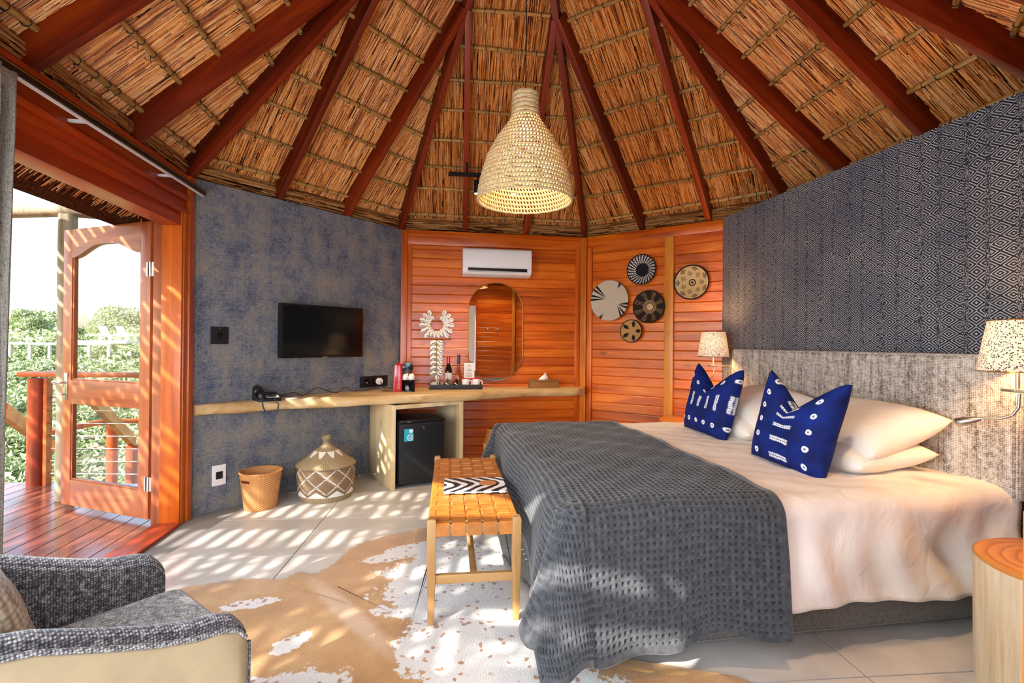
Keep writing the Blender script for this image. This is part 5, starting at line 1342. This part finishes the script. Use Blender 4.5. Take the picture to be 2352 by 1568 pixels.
MB().lathe([(0.0, -0.05), (0.052, -0.05), (0.055, -0.04), (0.055, 0.06), (0.0, 0.065)], 24, c=(0.080, -0.015, 0.232), ax='y').build('brewing_head', M['black_gloss'], cm_, True)
MB().tube([(0.080+0.05*math.cos(a), -0.078, 0.232+0.05*math.sin(a)) for a in [PI*0.35+PI*1.1*k/16 for k in range(17)]], 0.005, 6).build('lever_ring', M['chrome'], cm_, True)
MB().lathe([(0.0, 0), (0.02, 0), (0.018, 0.03), (0, 0.03)], 14, c=(0.085, -0.05, 0.16)).build('spout', M['brass'], cm_, True)
MB().box(-0.012, 0.008, -0.1025, -0.100, 0.040, 0.043).box(-0.012, 0.008, -0.1025, -0.100, 0.033, 0.035).build('maker_mark', M['white2'], cm_)
MB().tube([(-0.002+0.011*math.cos(2*PI*k/20), -0.1015, 0.068+0.013*math.sin(2*PI*k/20)) for k in range(20)], 0.0012, 5, closed=True).build('drop_emblem', M['white2'], cm_)
for x, y, lb in ((0.062, -0.06, 'left'), (0.118, -0.055, 'right')):
    e = thing('espresso_cup', 'upturned white espresso cup on the coffee machine, %s one' % lb, 'cup', cm_.matrix_basis @ Vector((x, y, 0.1125)), F_MIR.ang, 'espresso cups on the coffee machine')
    MB().lathe([(0.032, 0.0), (0.030, 0.03), (0.022, 0.052), (0.018, 0.058), (0.0, 0.058)], 22).build('cup', M['china'], e, True, solid=0.002)
    MB().tube([(0.012, -0.028, 0.042), (0.016, -0.044, 0.036), (0.012, -0.044, 0.020), (0.008, -0.031, 0.014)], 0.004, 6).build('handle', M['china'], e, True)

# telephone with its handset, coil cord and wire
tp_ = thing('telephone', 'black desk telephone with a grey coiled cord', 'telephone', F_TV.p(0.50, 0.135, DZT), F_TV.ang-0.25)
mb = MB(); mb.prism([(-0.10, 0.0), (0.10, 0.0), (0.10, 0.055), (0.06, 0.06), (-0.10, 0.022)], -0.085, 0.085, Matrix.Rotation(PI/2, 4, 'X') ); 
mb.v = [(y, x, z) for x, y, z in mb.v]; mb.build('base', M['black'], tp_, bevel=0.006)
kp = MB(); kp.box(-0.015, 0.075, -0.08, 0.03, 0.0, 0.003); kp.build('keypad_plate', M['white2'], tp_, loc=(0, 0, 0.042), rot=(0.20, 0, 0))
kk = None
for r_ in range(4):
    for c_ in range(3):
        p = (0.005+c_*0.022, -0.062+r_*0.021, 0.0475+(-0.062+r_*0.021)*0.20)
        if kk is None: kk = MB().box(-0.007, 0.007, -0.006, 0.006, 0, 0.004).build('key', M['charcoal'], tp_, loc=p, rot=(0.2, 0, 0))
        else: copy_of(kk, tp_, p, (0.2, 0, 0))
hs = MB().tube([(-0.058, -0.095, 0.060), (-0.058, -0.06, 0.086), (-0.058, 0.0, 0.098), (-0.058, 0.06, 0.104), (-0.058, 0.095, 0.09)], [0.024, 0.021, 0.019, 0.021, 0.024], 12).build('handset', M['black'], tp_, True)
for y, z in ((-0.085, 0.052), (0.085, 0.075)): MB().lathe([(0.0, -0.022), (0.026, -0.022), (0.028, 0.0), (0.02, 0.018), (0.0, 0.02)], 18, c=(-0.058, y, z)).build('ear_piece', M['black'], hs, True)
pts = [(-0.058, -0.11, 0.05)]
for k in range(1, 20):
    a = PI*k/20; pts.append((-0.012-0.058*math.cos(a), -0.165-0.02*math.sin(a), 0.045-0.03*k/20-0.125*math.sin(a)**0.7))
pts.append((0.03, -0.085, 0.02))
pts = [Vector(p) for p in pts]; hel = []
for k in range(len(pts)-1):
    for q in range(8):
        f = q/8; c = pts[k].lerp(pts[k+1], f); a = (k*8+q)*1.6; hel.append(c+Vector((math.cos(a)*0.004, math.sin(a)*0.003, math.sin(a+1)*0.004)))
MB().tube(hel, 0.004, 5).build('coiled_cord', M['coil'], tp_, True)
nb = tag(MB().box(-0.05, 0.05, -0.035, 0.035, 0.0, 0.006).build('note_pad', M['paper'], loc=F_TV.p(0.70, 0.14, DZT), rot=(0, 0, F_TV.ang-0.4)), 'small cream notepad beside the telephone', 'notepad')
wires = [F_TV.p(0.62, 0.05, DZT+0.004), F_TV.p(0.78, 0.035, DZT+0.035), F_TV.p(0.86, 0.06, DZT+0.005), F_TV.p(1.0, 0.03, DZT+0.06), F_TV.p(1.1, 0.04, DZT+0.03), F_TV.p(1.2, 0.05, DZT+0.005), F_TV.p(1.3, 0.03, DZT+0.045), F_TV.p(1.38, 0.05, DZT+0.006), F_TV.p(1.55, 0.05, DZT+0.004), F_TV.p(1.66, 0.03, DZT+0.03)]
wr = MB().tube([Vector(p) for p in smooth_poly([tuple(w) for w in wires], 6)], 0.0032, 5).build('power_cord', M['cord'], smooth=True); tag(wr, 'thin black cord running along the back of the desk', 'cord')
w2 = [F_TV.p(1.70, 0.055, 0.90), F_TV.p(1.72, 0.09, DZT+0.02), F_TV.p(1.82, 0.12, DZT+0.005), F_TV.p(1.9, 0.16, DZT+0.006), F_MIR.p(-0.03, 0.36, DZT+0.02)]
wr = MB().tube([Vector(p) for p in smooth_poly([tuple(w) for w in w2], 6)], 0.004, 5).build('power_cord', M['cord'], smooth=True); tag(wr, 'black lead from the white plug to the coffee machine', 'cord')

# waste basket and lidded basket
wb = thing('waste_basket', 'tan rattan waste basket by the wall', 'basket', (-1.952, 3.905, 0), 0.6)
MB().lathe([(0.0, 0.004), (0.112, 0.0), (0.118, 0.012), (0.148, 0.262), (0.152, 0.285), (0.142, 0.287), (0.110, 0.02), (0.0, 0.016)], 48).build('body', M['rattan'], wb, True)
MB().tube([(0.150*math.cos(2*PI*k/48), 0.150*math.sin(2*PI*k/48), 0.283) for k in range(48)], 0.008, 8, closed=True).build('rim', M['rattan'], wb, True)
MB().tube([(0.148*math.cos(2*PI*k/48), 0.148*math.sin(2*PI*k/48), 0.250) for k in range(48)], 0.004, 6, closed=True).build('band', M['rattan'], wb, True)
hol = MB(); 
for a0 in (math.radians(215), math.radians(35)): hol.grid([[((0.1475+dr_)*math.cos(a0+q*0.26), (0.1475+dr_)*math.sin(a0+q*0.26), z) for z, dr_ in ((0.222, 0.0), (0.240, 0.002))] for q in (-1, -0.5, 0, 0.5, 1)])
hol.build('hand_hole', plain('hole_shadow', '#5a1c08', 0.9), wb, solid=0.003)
lb = thing('lidded_basket', 'round lidded basket patterned with white diamonds', 'basket', (-1.552, 4.20, 0), 0.2)
MB().lathe([(0.0, 0.0), (0.205, 0.0), (0.215, 0.02), (0.228, 0.10), (0.232, 0.18), (0.228, 0.268), (0.22, 0.27), (0.0, 0.26)], 72).build('body', M['twined'], lb, True)
MB().lathe([(0.236, 0.268), (0.240, 0.276), (0.232, 0.288), (0.16, 0.335), (0.09, 0.392), (0.035, 0.435), (0.026, 0.452), (0.024, 0.462), (0.034, 0.474), (0.038, 0.490), (0.030, 0.508), (0.0, 0.516)], 72).build('lid', M['twined'], lb, True)
# pot beyond the bench
pt = thing('floor_pot', 'tall brown pot between the desk and the bed', 'pot', (-0.16, 4.98, 0), 0.0)
MB().lathe([(0.0, 0.0), (0.085, 0.0), (0.10, 0.02), (0.115, 0.25), (0.11, 0.32), (0.085, 0.42), (0.075, 0.45), (0.068, 0.45), (0.08, 0.40), (0.1, 0.3), (0.0, 0.05)], 36).build('body', M['brownbox'], pt, True)
MB().lathe([(0.1155, 0.24), (0.119, 0.25), (0.119, 0.30), (0.1145, 0.31)], 36).build('band', M['rattan'], pt, True)
# ------------------------------------------------------------------ pendant lamp of coiled palm
PLX, PLY = 0.070, 3.045
pd = thing('pendant_lamp', 'large woven palm pendant lamp hanging from the apex', 'pendant lamp', (PLX, PLY, 2.165), 0.0)
prof = [(2.165, 0.286), (2.235, 0.280), (2.33, 0.258), (2.44, 0.224), (2.49, 0.196), (2.55, 0.164), (2.60, 0.126), (2.66, 0.086), (2.72, 0.077), (2.81, 0.073)]
def prad(z):
    for (z0, r0), (z1, r1) in zip(prof, prof[1:]):
        if z0 <= z <= z1: return r0+(r1-r0)*(z-z0)/(z1-z0)
    return prof[-1][1]
NC = 25; zs = [2.165+(2.81-2.165)*k/(NC-1) for k in range(NC)]
for k, z in enumerate(zs):
    r = prad(z); n = max(28, int(72*r/0.286)); bulge = 0.0085 if k not in (0,) else 0.008
    ring = [(r*math.cos(2*PI*q/n), r*math.sin(2*PI*q/n), z-2.165+0.0015*math.sin(q*2.1+k)) for q in range(n)]
    # flattened coil
    mb = MB().tube(ring, bulge, 8, closed=True)
    co = MB(); co.v = [(x, y, (zz-(z-2.165))*(0.82 if k < 19 else 1.35)+(z-2.165)) for x, y, zz in mb.v]; co.f = mb.f
    co.build('coil', M['palm'], pd, True)
for k in range(NC-1):
    if k >= 19: continue
    r0, r1 = prad(zs[k]), prad(zs[k+1]); n = max(24, int(86*r0/0.286)); mb = MB()
    for q in range(n):
        a = 2*PI*q/n; b = a+0.035
        mb.bar((r0*math.cos(a), r0*math.sin(a), zs[k]-2.165+0.004), (r1*math.cos(b), r1*math.sin(b), zs[k+1]-2.165-0.004), 0.0085, 0.005, (math.cos(a), math.sin(a), 0))
    o = mb.build('stitching', M['palm'], pd); o['kind'] = 'stuff'
MB().lathe([(0.0, 0.648), (0.07, 0.648), (0.072, 0.642)], 24).build('cap', M['palm'], pd, True)
MB().tube([(0, 0, 0.645), (0, 0, 4.60-2.165)], 0.0035, 6).build('flex', M['cord'], pd)
MB().lathe([(0.0, 0.50), (0.02, 0.50), (0.02, 0.57), (0.0, 0.57)], 14).build('lampholder', M['black'], pd, True)
MB().tube([(0, 0, 0.56), (0, 0, 0.65)], 0.004, 6).build('inner_flex', M['cord'], pd)
MB().lathe([(0.0, 0.385), (0.018, 0.39), (0.03, 0.415), (0.03, 0.44), (0.016, 0.49), (0.014, 0.50), (0.0, 0.50)], 18).build('bulb', M['bulb'], pd, True)
l = bpy.data.lights.new('pendant_light', 'POINT'); lo = bpy.data.objects.new('pendant_light', l); COL.objects.link(lo)
l.energy = 15; l.color = (1.0, 0.66, 0.36); l.shadow_soft_size = 0.06; lo.location = (PLX, PLY, 2.42)

# track light on a rafter at the back
tk = thing('track_light', 'black track light fixed across the rafters behind the pendant', 'spotlight', (-0.60, 4.62, 2.845), 0.0)
MB().box(0.0, 0.80, -0.018, 0.018, 0.0, 0.032).build('track', M['black'], tk, rot=(0, 0.02, 0.03))
for x in (0.17, 0.74): MB().box(x-0.01, x+0.01, -0.01, 0.01, 0.03, 0.12).build('hanger', M['black'], tk)
for x in (0.265, 0.60):
    hd = MB().lathe([(0.0, -0.165), (0.030, -0.165), (0.031, -0.16), (0.031, -0.045), (0.0, -0.045)], 18, c=(x, 0.0, 0)).build('spot_head', M['black'], tk, True)
    MB().tube([(x, 0, -0.046), (x, 0, 0.0)], 0.007, 6).build('swivel', M['black'], hd)
    MB().lathe([(0.0, -0.1665), (0.026, -0.1665), (0.026, -0.1655)], 18, c=(x, 0, 0)).build('lamp_face', M['spot_face'], hd)
    l = bpy.data.lights.new('track_spot', 'SPOT'); lo = bpy.data.objects.new('track_spot', l); COL.objects.link(lo)
    l.energy = 44; l.color = (1.0, 0.74, 0.46); l.spot_size = math.radians(95); l.spot_blend = 0.6; l.shadow_soft_size = 0.03
    lo.location = (-0.60+x, 4.62, 2.66)

tn = thing('track_light', 'added unseen track light on the rafters above the near side of the bed', 'spotlight', (0.55, 1.50, 3.02), 0.1)  # unseen fixture added to warm the bed and brighten the mirrored wall
MB().box(0.0, 0.80, -0.018, 0.018, 0.0, 0.032).build('track', M['black'], tn)
for x in (0.1, 0.7): MB().box(x-0.01, x+0.01, -0.01, 0.01, 0.03, 0.14).build('hanger', M['black'], tn)
for x in (0.2, 0.62):
    hd = MB().lathe([(0.0, -0.165), (0.030, -0.165), (0.031, -0.16), (0.031, -0.045), (0.0, -0.045)], 18, c=(x, 0.0, 0)).build('spot_head', M['black'], tn, True)
    MB().tube([(x, 0, -0.046), (x, 0, 0.0)], 0.007, 6).build('swivel', M['black'], hd)
    MB().lathe([(0.0, -0.1665), (0.026, -0.1665), (0.026, -0.1655)], 18, c=(x, 0, 0)).build('lamp_face', M['spot_face'], hd)
l = bpy.data.lights.new('added_track_spot', 'SPOT'); lo = bpy.data.objects.new('added_track_spot', l); COL.objects.link(lo)  # lamp of the added track, out of view
l.energy = 60; l.color = (1.0, 0.70, 0.42); l.spot_size = math.radians(120); l.spot_blend = 0.7; l.shadow_soft_size = 0.04; lo.location = (0.98, 1.54, 2.82)

# ------------------------------------------------------------------ bench with woven leather straps
bo = Vector((-0.36, 2.29, 0.0095)); be = Vector((-0.520, 3.545, 0.0095))
by = (be-bo).normalized(); BL = 1.27; BW = 0.392
bang = math.atan2(by.y, by.x)-PI/2                        # local y along the bench, origin at the near left leg
bn = thing('bench', 'teak bench with a woven tan leather seat at the foot of the bed', 'bench', bo, bang)
BZ = 0.480
def leg(x, y, sx):
    P = []
    for z, w in ((0.0, 0.028), (0.16, 0.036), (0.30, 0.042), (BZ-0.012, 0.042), (BZ-0.004, 0.040), (BZ+0.002, 0.030)):
        P.append((z, w))
    mb = MB()
    rings = [[(x-sx*(0.021-w/2)*0+dx*w/2, y+dy*w/2, z) for dx, dy in ((-1, -1), (1, -1), (1, 1), (-1, 1))] for z, w in P]
    mb.grid([[r_[k] for r_ in rings] for k in range(4)], True); mb._a(rings[0], [(3, 2, 1, 0)]); mb._a(rings[-1], [(0, 1, 2, 3)])
    return mb.build('leg', M['bench'], bn, bevel=0.004)
for x in (0.0, BW):
    for y in (0.0, BL): leg(x, y, 1 if x == 0 else -1)
ZR = BZ-0.045
for x in (0.0, BW): MB().box(x-0.013, x+0.013, 0.02, BL-0.02, ZR-0.022, ZR+0.022).build('seat_rail', M['bench_x'], bn, bevel=0.003)
for y in (0.0, BL): MB().box(0.02, BW-0.02, y-0.013, y+0.013, ZR-0.022, ZR+0.022).build('seat_rail', M['bench_x'], bn, bevel=0.003)
for y in (0.0, BL): MB().box(0.018, BW-0.018, y-0.012, y+0.012, 0.185, 0.225).build('stretcher', M['bench_x'], bn, bevel=0.003)
MB().box(BW/2-0.016, BW/2+0.016, 0.0, BL, 0.193, 0.217).build('long_stretcher', M['bench_x'], bn, bevel=0.003)
NS = 5; NX = 17; sw_ = 0.062; px = [0.05+(BW-0.10)*k/(NS-1) for k in range(NS)]; py = [0.055+(BL-0.11)*k/(NX-1) for k in range(NX)]
zt = ZR+0.026
def strap(path, wdir, w, name='leather_strap'):
    wd = Vector(wdir)*w/2; P = [[p-wd, p+wd] for p in path]
    return MB().grid(P).build(name, M['leather_tan'], bn, False, solid=0.003)
for k, x in enumerate(px):                                # straps running the length, down over both ends
    path = [Vector((x, 0.015, ZR-0.034)), Vector((x, -0.0165, ZR-0.030)), Vector((x, -0.0175, ZR+0.016)), Vector((x, -0.010, zt)), Vector((x, 0.015, zt+0.002))]
    for j, y in enumerate(py):
        up = 0.0036 if (j+k) % 2 else -0.0036
        path += [Vector((x, y-0.027, zt+up)), Vector((x, y+0.027, zt+up))]
    path += [Vector((x, BL-0.015, zt+0.002)), Vector((x, BL+0.010, zt)), Vector((x, BL+0.0175, ZR+0.016)), Vector((x, BL+0.0165, ZR-0.030)), Vector((x, BL-0.015, ZR-0.034))]
    strap(path, (1, 0, 0), sw_)
for j, y in enumerate(py):                                # cross straps, wrapped over the side rails
    path = [Vector((0.015, y, ZR-0.034)), Vector((-0.0165, y, ZR-0.030)), Vector((-0.0175, y, ZR+0.016)), Vector((-0.010, y, zt)), Vector((0.012, y, zt+0.002))]
    for k, x in enumerate(px):
        up = -0.0036 if (j+k) % 2 else 0.0036
        path += [Vector((x-0.027, y, zt+up)), Vector((x+0.027, y, zt+up))]
    path += [Vector((BW-0.012, y, zt+0.002)), Vector((BW+0.010, y, zt)), Vector((BW+0.0175, y, ZR+0.016)), Vector((BW+0.0165, y, ZR-0.030)), Vector((BW-0.015, y, ZR-0.034))]
    strap(path, (0, 1, 0), 0.063)
# zebra-print folder
fo_ = thing('folder', 'zebra-print guest folder with a round leather badge on the bench', 'folder', (-0.205, 2.845, BZ+0.0015), 0.12)
MB().box(-0.172, 0.172, -0.135, 0.135, 0.0, 0.003).build('back_cover', M['zebra'], fo_)
MB().box(-0.168, 0.170, -0.132, 0.132, 0.003, 0.010).build('pages', M['paper'], fo_)
MB().box(-0.172, 0.172, -0.135, 0.135, 0.010, 0.013).build('front_cover', M['zebra'], fo_)
bg = MB().lathe([(0, 0.013), (0.050, 0.013), (0.050, 0.0145), (0, 0.0145)], 32, c=(0.075, 0.015, 0)).build('badge', plain('badge_leather', '#b8743a', 0.6), fo_)
for w, y in ((0.026, 0.018), (0.032, 0.012), (0.02, 0.006)): MB().box(0.075-w, 0.075+w, 0.015+y-0.012-0.001, 0.015+y-0.012+0.001, 0.0145, 0.0149).build('badge_lettering', M['bark'], bg)

# ------------------------------------------------------------------ cowhide rug
outline = [(-1.95, 2.2), (-1.74, 2.55), (-1.60, 2.66), (-1.42, 2.72), (-1.24, 2.71), (-1.18, 2.79), (-1.10, 2.78), (-1.03, 2.90), (-1.00, 3.08), (-0.93, 3.24), (-0.83, 3.34), (-0.70, 3.42), (-0.60, 3.47), (-0.52, 3.42), (-0.46, 3.34), (-0.32, 3.29), (-0.18, 3.19), (-0.05, 3.06), (0.0, 2.92), (0.06, 2.75), (0.12, 2.58), (0.20, 2.30), (0.36, 2.02), (0.62, 1.96), (0.92, 1.92), (0.75, 1.68), (0.40, 1.45), (0.0, 1.35), (-0.5, 1.42), (-0.85, 1.35), (-1.2, 1.5), (-1.6, 1.85)]
ol = [(p.x, p.y) for p in smooth_poly(outline+outline[:1], 8)][:-1]
ol = [(x+0.008*math.sin(k*1.9)+0.004*math.sin(k*4.7), y+0.008*math.cos(k*2.3)) for k, (x, y) in enumerate(ol)]
cx_, cy_ = -0.45, 2.3; n = len(ol); V = []
for f, z in ((1.0, 0.0015), (1.004, 0.004), (0.99, 0.008), (0.9, 0.009), (0.7, 0.0095), (0.4, 0.0095)):
    for k, (x, y) in enumerate(ol):
        zz = z+(0.006*max(0, math.sin(k*0.21))*f**6 if z > 0.003 else 0)
        V.append((cx_+(x-cx_)*f, cy_+(y-cy_)*f, zz))
V.append((cx_, cy_, 0.0095)); Fc = []
for l_ in range(5):
    for k in range(n): k2 = (k+1) % n; Fc.append((l_*n+k, l_*n+k2, (l_+1)*n+k2, (l_+1)*n+k))
for k in range(n): Fc.append((5*n+k, 5*n+(k+1) % n, 6*n))
hide = MB()._a(V, Fc).build('cowhide_rug', M['cowhide'], smooth=True); tag(hide, 'brown and white cowhide rug on the tiles', 'rug')

# ------------------------------------------------------------------ armchair in the near left corner
ca = math.atan2(-0.606, 0.796); ch = thing('armchair', 'grey tweed armchair with beige leather outer sides', 'armchair', (-0.915, 1.464, 0), ca)
AW = 0.32; AT = 0.075                                      # half width, arm thickness
def arm_top(y): return 0.585+0.165*min(1, max(0, -y/0.45))**1.2+0.02*math.exp(-((y+0.04)/0.07)**2)
ys = [0.0, -0.008, -0.03, -0.07, -0.12, -0.20, -0.30, -0.40, -0.50, -0.60]
for sgn, nm in ((1, 'near'), (-1, 'far')):
    # inner tweed arm with a rolled top
    P = []
    for y in ys:
        ft = 0.035*max(0, 1-(-y)/0.05)**2; zt_ = arm_top(y)-ft; xo = AW-0.012; xi = AW-AT
        P.append([Vector((sgn*q[0], y, q[1])) for q in ((xi+0.004, 0.16), (xi, 0.40), (xi, zt_-0.03), (xi+0.010, zt_-0.008), (xi+0.028, zt_), (xo-0.018, zt_+0.001), (xo-0.004, zt_-0.010), (xo, zt_-0.04), (xo, 0.16))])
    mb = MB().grid(P); mb._a(P[0], [tuple(range(9))]); am = mb.build('arm', M['tweed'], ch, True)
    # beige leather outer panel
    Q = []
    for y in ys[1:]:
        zt_ = arm_top(y)-0.035*max(0, 1-(-y)/0.05)**2-0.030
        Q.append([Vector((sgn*q[0], y, q[1])) for q in ((AW-0.010, 0.13), (AW, 0.14), (AW+0.003, 0.40), (AW+0.002, zt_-0.01), (AW-0.008, zt_))])
    pn = MB().grid(Q).build('outer_panel', M['leather_beige'], ch, True, solid=0.006)
    MB().tube([Vector((sgn*(AW+0.001), y, arm_top(y)-0.035*max(0, 1-(-y)/0.05)**2-0.028)) for y in ys[1:]], 0.006, 6).build('piping', M['tweed'], am, True)
    MB().tube([Vector((sgn*(AW-0.003), 0.0, z)) for z in (0.14, 0.3, 0.45, 0.535)], 0.006, 6).build('front_piping', M['tweed'], am, True)
P = []
for k in range(13):
    f = k/12; x = -AW+2*AW*f; yb = -0.60-0.06*math.sin(PI*f)
    P.append([(x, yb+0.14, 0.30), (x*0.98, yb+0.11, 0.50), (x*0.97, yb+0.06, 0.72), (x*0.97, yb+0.02, 0.78), (x, yb-0.03, 0.77), (x, yb-0.05, 0.60), (x, yb-0.05, 0.14)])
MB().grid(P).build('backrest', M['tweed'], ch, True)
st_ = MB(); st_.box(-AW+AT+0.004, AW-AT-0.004, -0.50, 0.045, 0.285, 0.500); st_.build('seat_cushion', M['tweed_seat'], ch, bevel=0.045, segs=5)
MB().box(-AW+AT, AW-AT, -0.55, 0.0, 0.15, 0.283).build('seat_base', M['tweed'], ch, bevel=0.01)
for x in (-0.26, 0.26):
    for y in (-0.05, -0.58): MB().bar((x, y, 0.0095), (x, y, 0.15), 0.035, 0.035, (0, 1, 0)).build('leg', M['bench'], ch)
sc = pillow('scatter_cushion', weave('striped_cushion', '#7c6c54', '#a89a84', '#c8c0b2', 70, 0.9, 0.3, 1.0), 0.34, 0.38, 0.13, 'beige patterned cushion against the armchair back', 'cushion')
sc.matrix_world = ch.matrix_basis @ Matrix.Translation((-0.05, -0.415, 0.61)) @ Matrix.Rotation(PI, 4, 'Z') @ Matrix.Rotation(-0.28, 4, 'X')

# ------------------------------------------------------------------ curtain and rail at the door
cr = thing('curtain_rail', 'long dark curtain rail over the open door', 'curtain rail', DF.p(0.0, 0.085, 2.372), DF.ang)
MB().box(-0.25, 1.985, -0.018, 0.018, -0.016, 0.022).build('track', plain('bronze_rail', '#2e2119', 0.35, 0.6), cr, bevel=0.006)
MB().box(-0.25, 1.975, -0.006, 0.006, -0.026, -0.016).build('glide_channel', M['white'], cr)
MB().box(-0.25, 1.985, -0.0215, -0.018, 0.006, 0.012).build('gold_line', M['brass'], cr)
for x in (0.75, 1.55): MB().box(x-0.008, x+0.008, 0.0, 0.085, -0.022, -0.008).build('bracket', M['white'], cr)
cu = thing('curtain', 'grey linen curtain gathered at the left edge of the door', 'curtain', DF.p(0.0, 0.085, 0.02), DF.ang)
P = []
for k in range(90):
    x = -0.28+0.53*k/89; row = []
    for z in (0.0, 0.4, 0.9, 1.4, 1.9, 2.15, 2.27, 2.335):
        g_ = (1.0 if z < 2.2 else 0.85); e = 0.04*(z/2.335)**3 if k > 70 else 0
        row.append((x+0.01*math.sin(z*2+k*0.1)+e*(k-70)/20 if k > 70 else x, 0.034*math.sin(k*0.62)*g_+0.006*math.sin(z*3+k), z))
    P.append(row)
MB().grid(P).build('cloth', M['curtain'], cu, True, solid=0.003)
MB().box(-0.28, 0.29, -0.012, 0.012, 2.27, 2.335).build('heading_tape', M['curtain'], cu)

# post at the extreme right edge of the view
tag(MB().box(-0.05, 0.05, -0.04, 0.04, 0.0, 1.125).build('timber_post', M['plank_z'], bevel=0.008, loc=(0.605, 0.505, 0.0)), 'short orange timber newel post at the far right edge', 'post')
